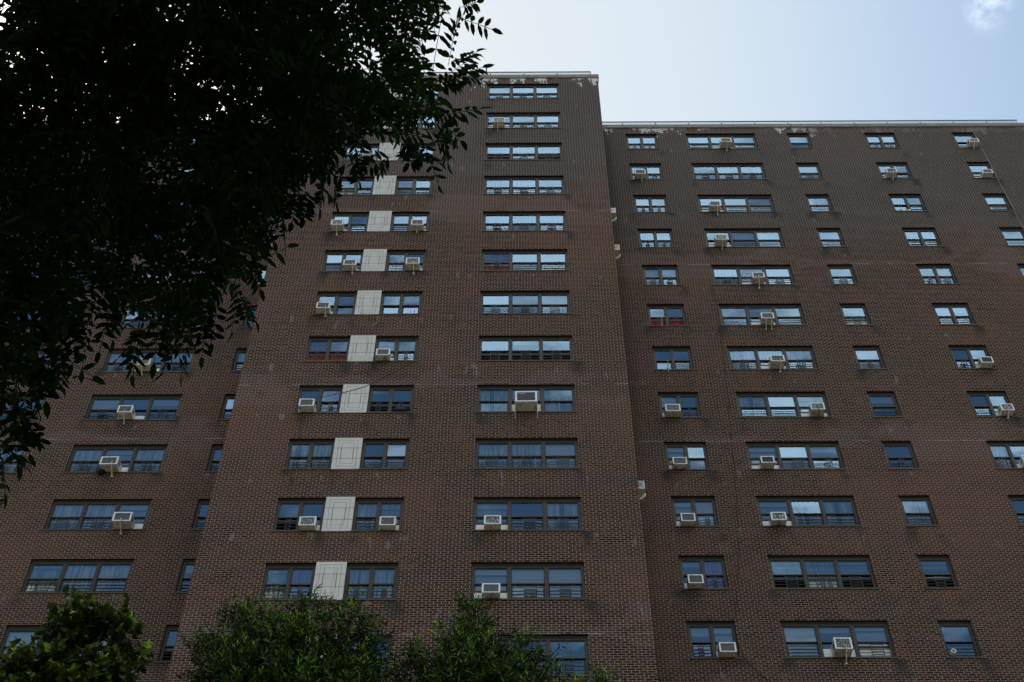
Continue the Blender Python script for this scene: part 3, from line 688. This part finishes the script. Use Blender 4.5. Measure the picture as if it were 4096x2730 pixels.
# ------------------------------------------------------------------ small things at the windows
def blob(mb, c, r, rr, seg=10, ring=7, amp=.3):
    n0 = len(mb.v)
    for i in range(ring+1):
        th = math.pi*i/ring
        for k in range(seg):
            ph = 2*math.pi*k/seg; q = 1+rr.uniform(-amp, amp); mb.v.append((c[0]+r[0]*q*math.sin(th)*math.cos(ph), c[1]+r[1]*q*math.sin(th)*math.sin(ph), c[2]+r[2]*q*math.cos(th)))
    for i in range(ring):
        for k in range(seg): mb.f.append((n0+i*seg+k, n0+(i+1)*seg+k, n0+(i+1)*seg+(k+1)%seg, n0+i*seg+(k+1)%seg)); mb.m.append(mb.mi)
rr = random.Random(3)
mb = MB(); blob(mb, (0,0,.0), (.13,.10,.15), rr); blob(mb, (.05,0,.14), (.05,.05,.06), rr)
bag = link('plastic_bag', mb.mesh('bag', M['cloth'], smooth=True), None, (-13.95, YL-.10, zhead(8)-.25-WH+.02)); tag(bag, 'dark knotted plastic bag hanging by the wide air conditioner on left wing', 'bag')
mb = MB(); blob(mb, (0,0,0), (.26,.09,.10), rr); blob(mb, (.12,0,.12), (.14,.07,.09), rr); blob(mb, (-.1,0,.06), (.08,.06,.12), rr)
cl_ = link('laundry_bundle', mb.mesh('bundle', M['cloth'], smooth=True), None, (-3.82, YC+.03, zhead(8)-WH+.17)); tag(cl_, 'dark navy clothes bundle hanging out of window bars right of stone panel', 'laundry')
# twin window fan
fan = empty('window_fan', (15.967+.42, YR+.05, zhead(2)-WH+.045)); tag(fan, 'white twin window fan on sill of right wing two-pane window', 'fan')
mb = MB(); mb.box(-.30, .30, .0, .08, 0, .22); link('housing', mb.mesh('housing', M['white']), fan)
for s in (-.145, .145):
    mb = MB()
    for q in (.04, .07, .095):
        pts = [(s+q*math.cos(a), -.006, .11+q*math.sin(a)) for a in np.linspace(0, 2*math.pi, 17)]; mb.tube(pts, .004, 4)
    cyl_y(mb, s, .11, .022, -.012, .0); link('fan_grille', mb.mesh('fan grille', M['galv']), fan)
# white ring-shaped vent pipe at bottom right window
mb = MB(); seg = 20; xo, zo = 0, 0
for (ra, rb, y0, y1) in ((.075, .05, -.10, .10),):
    n0 = len(mb.v)
    for rr_, yy in ((ra, y0), (ra, y1), (rb, y1), (rb, y0)):
        for k in range(seg): a = 2*math.pi*k/seg; mb.v.append((rr_*math.cos(a), yy, rr_*math.sin(a)))
    for j in range(4):
        for k in range(seg): mb.f.append((n0+j*seg+k, n0+j*seg+(k+1)%seg, n0+((j+1)%4)*seg+(k+1)%seg, n0+((j+1)%4)*seg+k)); mb.m.append(0)
vp = link('vent_pipe', mb.mesh('vent pipe', M['white'], smooth=False), None, (12.391+.19, YR+.0, zhead(11)-WH+.19)); tag(vp, 'white round pipe end in the lowest window of the single-window column', 'pipe')
# small flag standing inside a window
fl = empty('small_flag', (9.0, YR+REV+.13, zhead(10)-WH+.72)); tag(fl, 'little striped flag on a stick inside the open three-pane window', 'flag')
mb = MB(); mb.bar((-.02, 0, .46), (.42, 0, .02), .014); link('stick', mb.mesh('stick', M['white']), fl)
fm = []
for nme, c in (('flag blue', C(.03,.05,.25)), ('flag red', C(.5,.03,.03)), ('flag white', C(.7,.7,.7))): fm.append(simple(nme, c))
mb = MB()
for k in range(7):
    mb.mi = 1 if k % 2 == 0 else 2; u0, u1 = k*.03, (k+1)*.03-.001
    mb.quad((.12+u0, .004, .37-u0), (.12+u1, .004, .37-u1), (.30+u1, .004, .42-u1), (.30+u0, .004, .42-u0))
mb.mi = 0; mb.quad((.12, .001, .37), (.22, .001, .27), (.31, .001, .30), (.21, .001, .395))
link('cloth', mb.mesh('flag cloth', fm), fl)

# ------------------------------------------------------------------ cables and roof furniture
def cable(pts, r, label, Y):
    P_ = [Vector(q) for q in pts]; out = []
    for i in range(len(P_)-1):
        p0, p1, p2, p3 = P_[max(i-1,0)], P_[i], P_[i+1], P_[min(i+2,len(P_)-1)]
        for k in range(6):
            t_ = k/6; out.append(.5*((2*p1)+(-p0+p2)*t_+(2*p0-5*p1+4*p2-p3)*t_*t_+(-p0+3*p1-3*p2+p3)*t_**3))
    out.append(P_[-1]); mb = MB(); mb.tube(out, r, 6)
    ob = link('cable', mb.mesh('cable', M['cable'], smooth=True)); tag(ob, label, 'cable')
yr = YR-.02
cable([(x, yr, z+EYE) for x, z in ((7.56,43.4),(7.62,42.6),(7.64,42.18),(7.60,40.2),(7.53,38.6),(7.47,37.6),(7.44,36.4),(7.40,36.0),(7.36,35.6),(7.26,34.0),(7.18,32.4),(7.02,30.6),(6.87,29.07),(6.66,27.6),(6.40,26.3))], .007, 'long black cable running down the right wing beside the three-pane windows', YR)
cable([(x, yr, z+EYE) for x, z in ((6.30,26.0),(6.38,25.5),(6.405,25.26),(6.50,24.9),(6.63,24.63),(6.87,24.3),(7.19,24.0),(7.7,23.7))], .008, 'slack black cable below the lowest two-pane window on right wing', YR)
cable([(x, YC-.04, z+EYE) for x, z in ((-7.043,33.239),(-6.37,33.434),(-5.814,33.618),(-5.258,33.841),(-4.787,34.142),(-4.003,34.821),(-3.564,35.213))], .008, 'thin black cable slung diagonally across a pale stone panel', YC)
cable([(x, YC-.02, z+EYE) for x, z in ((-6.95,29.3),(-7.0,30.6),(-6.98,32.0),(-7.02,33.2))], .007, 'thin wire hanging down left of the stone panels', YC)

def railing(x0, x1, y, step, xp0, label):
    root = empty('roof_railing', ((x0+x1)/2, y, COPT)); tag(root, label, 'railing', 'roof railings'); o_ = Vector(root.location)
    h = .30
    mb = MB(); mb.tube([(x0-o_.x, 0, h), (x1-o_.x, 0, h)], .028, 8); link('rail', mb.mesh('rail', M['galv'], smooth=True), root)
    xs = []; x = xp0
    while x > x0+.1: x -= step
    while x < x1+.01:
        if x >= x0-.01: xs.append(x)
        x += step
    for x in xs:
        mb = MB(); mb.tube([(x-o_.x, 0, -.01), (x-o_.x, 0, h)], .024, 8); link('post', mb.mesh('post', M['galv'], smooth=True), root)
    mb = MB(); n = int((x1-x0)/.11)
    for k in range(n):
        a = x0+(x1-x0)*k/n-o_.x; b = x0+(x1-x0)*(k+1)/n-o_.x; mid_ = (a+b)/2
        for q0, q1 in ((.0, .09), (.09, .18), (.18, .27)):
            mb.bar((a, .004, (q0+q1)/2), (mid_, .004, q1), .006); mb.bar((mid_, .004, q1), (b, .004, (q0+q1)/2), .006)
            mb.bar((a, -.004, (q0+q1)/2), (mid_, -.004, q0), .006); mb.bar((mid_, -.004, q0), (b, -.004, (q0+q1)/2), .006)
    link('wire_mesh', mb.mesh('wire mesh', M['galv']), root)
railing(-8.9, 3.32, YC-.015, 1.52, 3.3, 'low galvanised mesh railing along the roof edge of the projecting bay')
railing(3.75, 23.32, YR-.015, 1.545, 4.868, 'long low galvanised mesh railing along the right wing roof edge')
railing(-33, -9.6, YL-.015, 1.545, -10.2, 'low galvanised mesh railing on the left wing roof behind the tree')
mb = MB(); mb.tube([(0,0,0),(0,0,.5),(.005,0,1.0),(0,0,1.25)], [.03,.022,.026,.014], 6)
for k in range(5): mb.tube([(0,0,.35+k*.16),(.0,0,.40+k*.16)], .036, 6)
an = link('antenna_mast', mb.mesh('antenna', M['cable']), None, (-1.46, YC+.2, COPT)); tag(an, 'thin black mast on the bay roof beside the tree tips', 'antenna')

# ------------------------------------------------------------------ trees
def mesh_np(name, V, F, mat, tone=None):
    """V (n,3), F (m,4) with -1 padding for triangles"""
    me = bpy.data.meshes.new(name); tri = F[:,3] < 0; cnt = np.where(tri, 3, 4); start = np.concatenate(([0], np.cumsum(cnt)[:-1]))
    flat = F.reshape(-1); flat = flat[flat >= 0]
    me.vertices.add(len(V)); me.vertices.foreach_set('co', V.astype(np.float32).ravel())
    me.loops.add(len(flat)); me.loops.foreach_set('vertex_index', flat.astype(np.int32))
    me.polygons.add(len(F)); me.polygons.foreach_set('loop_start', start.astype(np.int32)); me.polygons.foreach_set('loop_total', cnt.astype(np.int32))
    me.update(calc_edges=True); me.materials.append(mat)
    if tone is not None:
        at = me.attributes.new('leaf_tone', 'FLOAT', 'FACE'); at.data.foreach_set('value', tone.astype(np.float32))
    return me
def unit(a): return a/np.maximum(np.linalg.norm(a, axis=-1, keepdims=True), 1e-9)
def leaves(base, dirn, nrm, length, width, shape):
    """shape: list of (t, w) outline points along the leaf; returns V,F for all leaves"""
    n = len(base); T = unit(dirn); S = unit(np.cross(T, nrm)); N = np.cross(S, T)
    L = length[:,None]; Wd = width[:,None]; bend = rng.uniform(-.05, .28, (n,1)); fold = rng.uniform(.1, .5, (n,1))
    cols_ = []
    def pt(t_, w_): return base + T*L*t_ + S*Wd*w_ + N*(fold*Wd*abs(w_) - bend*L*t_*t_)
    cols_ = [pt(t_, 0) for t_, w_ in shape]; k = len(shape)
    for s in (1, -1): cols_ += [pt(t_, s*w_) for t_, w_ in shape[1:-1]]
    V = np.stack(cols_, 1); m_ = V.shape[1]
    F = []
    for side in (0, 1):
        o_ = k + side*(k-2)
        f = [(0, o_, 1, -1)] + [(i, o_+i-1, o_+i, i+1) for i in range(1, k-2)] + [(k-2, o_+k-3, k-1, -1)]
        F += f if side == 0 else [tuple(q for q in (x if x[3] >= 0 else x[:3]))[::-1] + ((-1,) if x[3] < 0 else ()) for x in f]
    F = np.array(F); FF = np.where(F[None] >= 0, F[None] + (np.arange(n)*m_)[:,None,None], -1)
    rn = np.repeat(rng.random(n), len(F))
    return V.reshape(-1,3), FF.reshape(-1,4), rn
OVAL = [(0,0),(.28,.46),(.66,.42),(1,0)]
NARROW = [(0,0),(.4,.5),(1,0)]
def palmate(base, dirn, nrm, length):
    n = len(base); T = unit(dirn); S = unit(np.cross(T, nrm)); N = np.cross(S, T); L = length[:,None]
    out = [(0,0),(-.05,.32),(.28,.52),(.32,.26),(.62,.40),(.60,.20),(1,0),(.60,-.20),(.62,-.40),(.32,-.26),(.28,-.52),(-.05,-.32)]
    V = np.stack([base + T*L*a + S*L*b + N*L*(.18*abs(b) - .15*a*a) for a, b in out], 1)
    F = np.array([(0,1,2,3),(0,3,4,5),(0,5,6,7),(0,7,8,9),(0,9,10,11)])
    FF = F[None] + (np.arange(n)*12)[:,None,None]
    return V.reshape(-1,3), FF.reshape(-1,4), np.repeat(rng.random(n), 5)

# near tree: compound leaves hanging over the photographer from the left
def inside(px, py, poly):
    c = np.zeros(px.shape, bool); n = len(poly)
    for i in range(n):
        x1_, y1_ = poly[i]; x2_, y2_ = poly[(i+1)%n]
        k = ((y1_ > py) != (y2_ > py)) & (px < (x2_-x1_)*(py-y1_)/((y2_-y1_) if y2_ != y1_ else 1e-9)+x1_); c ^= k
    return c
crf, cuf, cff = (np.array(v) for v in (cr, cu, cf)); EYEV = np.array((0,0,EYE))
def project(Pn):
    q = Pn - EYEV; z = q@cff; return 2048+Fpx*(q@crf)/z, 1365-Fpx*(q@cuf)/z
# crown extent (angular outline of the overhanging boughs, given real depth between 4.6 and 8.6 m)
OUT = [(-700,-700),(1760,-700),(1800,20),(1750,120),(1690,210),(1740,300),(1800,420),(1790,540),(1690,590),(1600,560),(1500,540),(1420,590),(1330,650),(1230,740),(1150,860),(1070,940),(990,1040),(960,1160),(850,1200),(790,1330),(720,1400),(600,1370),(500,1280),(410,1220),(340,1230),(290,1310),(220,1400),(150,1490),(80,1590),(30,1720),(-100,1800),(-700,1700)]
HOLES = [(-40,60,120,.9),(1425,150,70,.8),(1500,260,60,.7),(1560,360,50,.6),(640,665,75,.92),(1470,20,40,.6),(1650,300,60,.6),(1400,560,50,.5)]
bases = []; depths = []
ncl = 110; cxs = []
while len(cxs) < ncl:
    px_, py_ = rng.uniform(-650, 1800), rng.uniform(-650, 1750)
    if inside(np.array([px_]), np.array([py_]), OUT)[0]: cxs.append((px_, py_, rng.uniform(5.0, 8.4)))
FR = 5800; fb = []; fd = []
while len(fb) < FR:
    if rng.random() < .62:
        c = cxs[rng.integers(ncl)]; cen = np.array(at_dist(*c)); p_ = cen + rng.normal(0, .17, 3)
    else:
        q = (rng.uniform(-650, 1800), rng.uniform(-650, 1750)); p_ = np.array(at_dist(q[0], q[1], rng.uniform(4.8, 8.6)))
    a, b = project(p_[None]); 
    if not inside(a, b, OUT)[0]: continue
    if any(math.hypot(a[0]-hx, b[0]-hy) < hr+25 and rng.random() < hp_ for hx, hy, hr, hp_ in HOLES): continue
    dr = rng.normal(0, 1, 3); dr[2] -= .55; dr[0] += .35; dr = dr/np.linalg.norm(dr)
    ln = rng.uniform(.16, .28)
    tip = p_ + dr*ln; a2, b2 = project(tip[None])
    if not inside(a2, b2, OUT)[0] and rng.random() < .93: continue
    if any(math.hypot(a2[0]-hx, b2[0]-hy) < hr-15 and rng.random() < hp_*.9 for hx, hy, hr, hp_ in HOLES): continue
    fb.append(p_); fd.append(dr*ln)
# longer individual sprays that give the outline its fingers: base px, tip px, distance
for (bx0, by0, tx0, ty0, dd) in ((1835,72,1965,112,5.9),(1800,150,1850,60,6.0),(1845,30,1905,5,6.0),(1810,260,1905,205,6.0),(1790,300,1885,232,6.3),(1830,302,1950,322,5.9),(1740,330,1880,300,6.1),
      (1690,560,1755,735,5.6),(1640,600,1745,640,5.7),(1690,590,1640,650,5.8),(1500,640,1420,650,6.2),(1420,640,1435,722,5.9),(1560,620,1520,690,6),(1340,640,1270,700,6.2),(1270,690,1385,705,6),(1290,700,1280,815,5.6),(1340,700,1350,800,5.7),
      (1200,760,1170,880,6),(1130,830,1140,980,5.7),(1080,900,1030,1010,6),(1000,1050,1040,1150,5.8),(960,1100,930,1310,5.5),(960,1180,990,1280,6),(870,1200,850,1360,5.8),(820,1250,810,1420,5.8),(770,1290,730,1490,5.4),(690,1290,720,1420,5.8),
      (640,1260,620,1440,5.7),(600,1300,480,1420,5.6),(560,1290,540,1480,5.4),(500,1200,410,1320,5.9),(460,1180,400,1400,5.8),(330,1180,310,1370,5.7),(260,1250,300,1380,5.8),(240,1380,255,1530,5.5),(170,1450,190,1590,5.6),(120,1500,160,1650,5.5),
      (90,1600,150,1760,5.4),(30,1640,75,1850,5.4),(60,1760,160,1755,5.5),(20,1780,110,1870,5.4),(0,1800,25,1960,5.6),(1760,480,1840,560,6),(1740,560,1800,620,6.1),(1720,450,1830,470,6.2),(1770,520,1790,640,5.9)):
    p0 = np.array(at_dist(bx0, by0, dd)); p1 = np.array(at_dist(tx0, ty0, dd-.05)); fb.append(p0); fd.append(p1-p0)
    if random.random() < .75:
        fb.append(p0+rng.normal(0, .03, 3)); fd.append((p1-p0)*rng.uniform(.55,.85)+rng.normal(0, .06, 3))
fb = np.array(fb); fd = np.array(fd)
def fronds(fb, fd, npair, lsize):
    Bs, Ds, Ns, Ls, Wd = [], [], [], [], []; st = MB_np()
    for i in range(len(fb)):
        d = fd[i]; Lr = np.linalg.norm(d); T = d/Lr; up = rng.normal(0, .5, 3) + np.array((0,-.35,.8)); S = np.cross(T, up); S /= np.linalg.norm(S); N = np.cross(S, T)
        sag = rng.uniform(.02, .14); npz = npair + rng.integers(-1, 2); ls = lsize*rng.uniform(.8, 1.15)
        for k in range(npz+1):
            t_ = .18 + .82*k/npz; p_ = fb[i] + T*Lr*t_ - np.array((0,0,1))*sag*Lr*t_*t_
            if k == npz: Bs.append(p_); Ds.append(T - np.array((0,0,.2))); Ns.append(N+rng.normal(0,.2,3)); Ls.append(ls); Wd.append(ls*.40); continue
            for s in (1, -1):
                Bs.append(p_); Ds.append(S*s + T*rng.uniform(.3,.55) + rng.normal(0,.09,3) - np.array((0,0,rng.uniform(.0,.35)))); Ns.append(N + rng.normal(0,.15,3)); l = ls*(1-.25*abs(k/npz-.45)); Ls.append(l); Wd.append(l*rng.uniform(.31,.39))
        st.add(fb[i], fb[i]+T*Lr*.5-np.array((0,0,1))*sag*Lr*.25, fb[i]+T*Lr-np.array((0,0,1))*sag*Lr)
    return (np.array(Bs), np.array(Ds), np.array(Ns), np.array(Ls), np.array(Wd)), st
class MB_np:
    def __init__(s): s.v = []; s.f = []
    def add(s, *pts):
        for a, b in zip(pts[:-1], pts[1:]):
            t_ = b-a; t_ = t_/(np.linalg.norm(t_)+1e-9); x = np.cross(t_, (.3,.9,.2)); x /= np.linalg.norm(x); y_ = np.cross(t_, x); r = .0016; n = len(s.v)
            for c in (a, b):
                for q in (0, 2.09, 4.19): s.v.append(c + (x*math.cos(q)+y_*math.sin(q))*r)
            s.f += [(n,n+1,n+4,n+3),(n+1,n+2,n+5,n+4),(n+2,n,n+3,n+5)]
(Bs, Ds, Ns, Ls, Wd), st = fronds(fb, fd, 5, .064)
V, F, rn = leaves(Bs, Ds, Ns, Ls, Wd, OVAL)
sv_ = np.array(st.v); sf = np.array(st.f)+len(V)
V = np.vstack((V, sv_)); F = np.vstack((F, sf)); rn = np.concatenate((rn, np.full(len(sf), .5)))
TR = Vector((-4.6, 1.2, 0))
near = empty('pagoda_tree', TR); tag(near, 'dark overhanging tree with compound leaves filling the upper left of the photo', 'tree')
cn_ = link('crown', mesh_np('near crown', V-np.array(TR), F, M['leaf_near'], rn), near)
mb = MB(); fork = Vector((-4.2, 1.7, 4.0))
mb.tube([TR-TR, Vector((.05,.05,.3)), Vector((.15,.2,2.0)), fork-TR], [.24,.19,.16,.13], 12)
limbs = [at_dist(-300,200,7.4), at_dist(500,-200,7.0), at_dist(-200,1000,6.6), at_dist(1000,100,6.8)]
for Lp in limbs:
    mid_ = (fork+Lp)/2 + Vector((0, 0, .35)); mb.tube([fork-TR, fork*.6+mid_*.4-TR, mid_-TR, Lp-TR], [.085,.06,.045,.028], 8)
    for k in range(22):
        c = cxs[random.randrange(ncl)]; e = at_dist(*c)
        if (e-Lp).length < 1.6:
            q = (Lp+e)/2 + Vector((random.uniform(-.1,.1), random.uniform(-.1,.1), random.uniform(0,.12))); mb.tube([Lp-TR, q-TR, e-TR], [.018,.010,.004], 5)
link('trunk', mb.mesh('near trunk', M['bark'], smooth=True), near)

# the lower trees standing between the photographer and the block
def far_tree(name, label, group, Y, blobs, kind, trunk_x, lsize, nsh, seed):
    """blobs: (px, py, radius m, dy) centres of foliage masses, stacked down to the ground side"""
    R_ = np.random.default_rng(seed); r2 = random.Random(seed)
    C_ = []
    for px_, py_, rad, dy in blobs: c = at_plane(px_, py_+38, Y+dy); C_.append((np.array(c), rad*(.84 if kind == 'plane' else (.74 if rad < .21 else .86))))
    top = max(c[2]+r for c, r in C_); cx = np.mean([c[0] for c, r in C_]); 
    root = Vector((trunk_x, Y, 0)); ob = empty(name, root); tag(ob, label, 'tree', group)
    # lower part of the crown, out of the photo below
    zlow = min(c[2] for c, r in C_); zq = zlow-1.35
    while zq > 3.2:
        spread = 1.15+.9*math.sin(min(1, (zlow-zq)/5)*math.pi*.6)
        for k in range(4): C_.append((np.array((trunk_x*.4+cx*.6+r2.uniform(-spread, spread), Y+r2.uniform(-spread, spread), zq+r2.uniform(-.3,.3))), r2.uniform(.7,.95)))
        zq -= 1.1
    vis = len(blobs); Rn=[]; Bs=[];Ds=[];Ns=[];Ls=[]; tw = MB_np()
    for bi, (c, rad) in enumerate(C_):
        ns = int(nsh*rad**2*(1.0 if bi < vis else .32))
        for _ in range(ns):
            d = R_.normal(0,1,3); d /= np.linalg.norm(d); rr_ = rad*R_.uniform(.25,1)**.45*(1+.18*math.sin(d[0]*7+bi)*math.cos(d[2]*6)); b0 = c+d*rr_*np.array((1,1,.9))
            sd2 = d*.7+np.array((0,0,.65))+R_.normal(0,.35,3); sd2 /= np.linalg.norm(sd2); Lsh = R_.uniform(.11,.25)*(1.5 if R_.random()<.12 and bi < vis else 1)
            tip_lit = max(0, d[2]*.9+.25)*R_.random(); nl = int(9*Lsh/.18) if kind == 'oak' else int(5*Lsh/.18)+1  # paler young tips, with top light and dark interior put into leaf colour
            S0 = np.cross(sd2, R_.normal(0,1,3)); S0 /= np.linalg.norm(S0); T0 = np.cross(sd2, S0)
            for k in range(nl):
                t_ = (k+1)/nl; a = k*2.4+R_.uniform(-.3,.3); out = S0*math.cos(a)+T0*math.sin(a)
                Bs.append(b0+sd2*Lsh*t_); Ds.append(out*(1.0-.45*t_)+sd2*(.55+.5*t_)+np.array((0,0,-.12 if kind=='oak' else -.3))+R_.normal(0,.15,3)); Ns.append(sd2+R_.normal(0,.35,3)); Ls.append(lsize*R_.uniform(.7,1.15)*(1-.3*(t_>.9))); Rn.append(min(1, max(0, R_.random()**2*.09 + 1.1*tip_lit**1.3*(t_**1.5))))
            if R_.random() < .5: tw.add(b0-sd2*.1, b0+sd2*Lsh*.9)
    Bs, Ds, Ns, Ls = map(np.array, (Bs, Ds, Ns, Ls))
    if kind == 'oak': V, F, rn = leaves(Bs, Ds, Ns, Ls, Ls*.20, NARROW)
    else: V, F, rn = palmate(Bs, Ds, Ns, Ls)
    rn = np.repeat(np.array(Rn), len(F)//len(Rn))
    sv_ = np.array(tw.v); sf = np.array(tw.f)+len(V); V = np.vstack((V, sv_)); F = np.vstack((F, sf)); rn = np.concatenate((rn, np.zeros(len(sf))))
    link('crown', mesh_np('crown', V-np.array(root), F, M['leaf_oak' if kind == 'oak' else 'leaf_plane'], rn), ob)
    mb = MB(); ctop = Vector((cx, Y, top-1.2)); pts = [Vector((0,0,0)), Vector((.03,0,.4))]
    N = 7
    for k in range(1, N+1): q = Vector((trunk_x, Y, 0)).lerp(ctop, k/N); pts.append(q-root+Vector((r2.uniform(-.06,.06), r2.uniform(-.06,.06), 0)))
    mb.tube(pts, [.17,.13]+[.12*(1-k/(N+1))+.012 for k in range(1, N+1)], 10)
    for c, rad in C_:
        e = Vector(c)-root; h = max(1.8, e.z-1.5); tt = min(1, h/max(ctop.z,1)); s0 = Vector((0,0,0)).lerp(ctop-root, tt)
        mb.tube([s0, (s0+e)/2+Vector((0,0,-.1)), e, e+Vector((0,0,rad*.5))], [.038,.026,.014,.006], 5)
    link('trunk', mb.mesh('trunk', M['bark'], smooth=True), ob)
    return ob
far_tree('plane_tree', 'bushy lobed-leaf tree at the lower left corner before the left wing', 'trees before the building', 13.0,
  [(315,2480,.24,0),(300,2425,.14,0),(250,2510,.22,-.1),(375,2455,.12,.1),(470,2480,.13,0),(515,2530,.13,0),(490,2440,.08,0),(430,2445,.07,0),(230,2590,.20,.2),(310,2600,.16,.3),(490,2610,.15,.1),(560,2625,.07,0),
   (340,2670,.28,.1),(440,2680,.2,0),(200,2660,.26,0),(90,2650,.16,-.1),(60,2600,.09,0),(120,2710,.22,0),(30,2700,.2,0),(250,2760,.36,0),(400,2770,.28,.1),(480,2700,.12,.2),(60,2790,.3,0)], 'plane', -4.9, .10, 1500, 11)
far_tree('oak_tree', 'dense narrow-leaved tree at bottom centre before the stone panel column', 'trees before the building', 12.0,
  [(950,2470,.20,0),(987,2400,.075,0),(987,2440,.12,0),(905,2520,.20,.2),(1060,2480,.19,0),(1150,2450,.17,.1),(1235,2430,.17,0),(1243,2375,.075,0),(1324,2420,.10,0),(1400,2450,.19,-.1),(1428,2405,.09,.1),(1470,2500,.15,0),
   (1510,2530,.12,0),(860,2620,.26,0),(990,2590,.32,.1),(1130,2570,.34,0),(1280,2560,.32,0),(1410,2590,.28,.2),(1500,2620,.14,0),(900,2720,.34,0),(1060,2710,.42,0),(1230,2700,.42,.1),(1390,2720,.34,0),(820,2560,.10,0),(830,2710,.16,0),(1000,2810,.4,0),(1200,2810,.45,0),(1400,2810,.35,0)], 'oak', -2.1, .10, 1950, 12)
far_tree('oak_tree', 'narrow-leaved tree right of the bottom centre tree, before three-pane windows', 'trees before the building', 12.2,
  [(1895,2490,.19,0),(1870,2430,.12,0),(1930,2415,.075,0),(1870,2400,.06,0),(1800,2500,.12,.1),(1950,2540,.17,0),(1860,2590,.26,0),(1790,2600,.18,0),(2080,2540,.09,0),(2060,2600,.17,0),(1960,2640,.24,0),
   (2160,2590,.10,0),(2205,2585,.05,0),(2140,2650,.15,0),(1700,2620,.15,-.1),(1640,2600,.08,-.1),(1640,2680,.2,0),(1760,2700,.3,0),(1900,2720,.38,0),(2060,2710,.26,0),(2180,2720,.14,0),(1560,2710,.14,0),(1800,2800,.4,0),(2000,2800,.4,0),
   (2330,2745,.12,0),(2405,2690,.09,0),(2440,2740,.12,0),(2570,2730,.07,0)], 'oak', -.35, .10, 1950, 13)
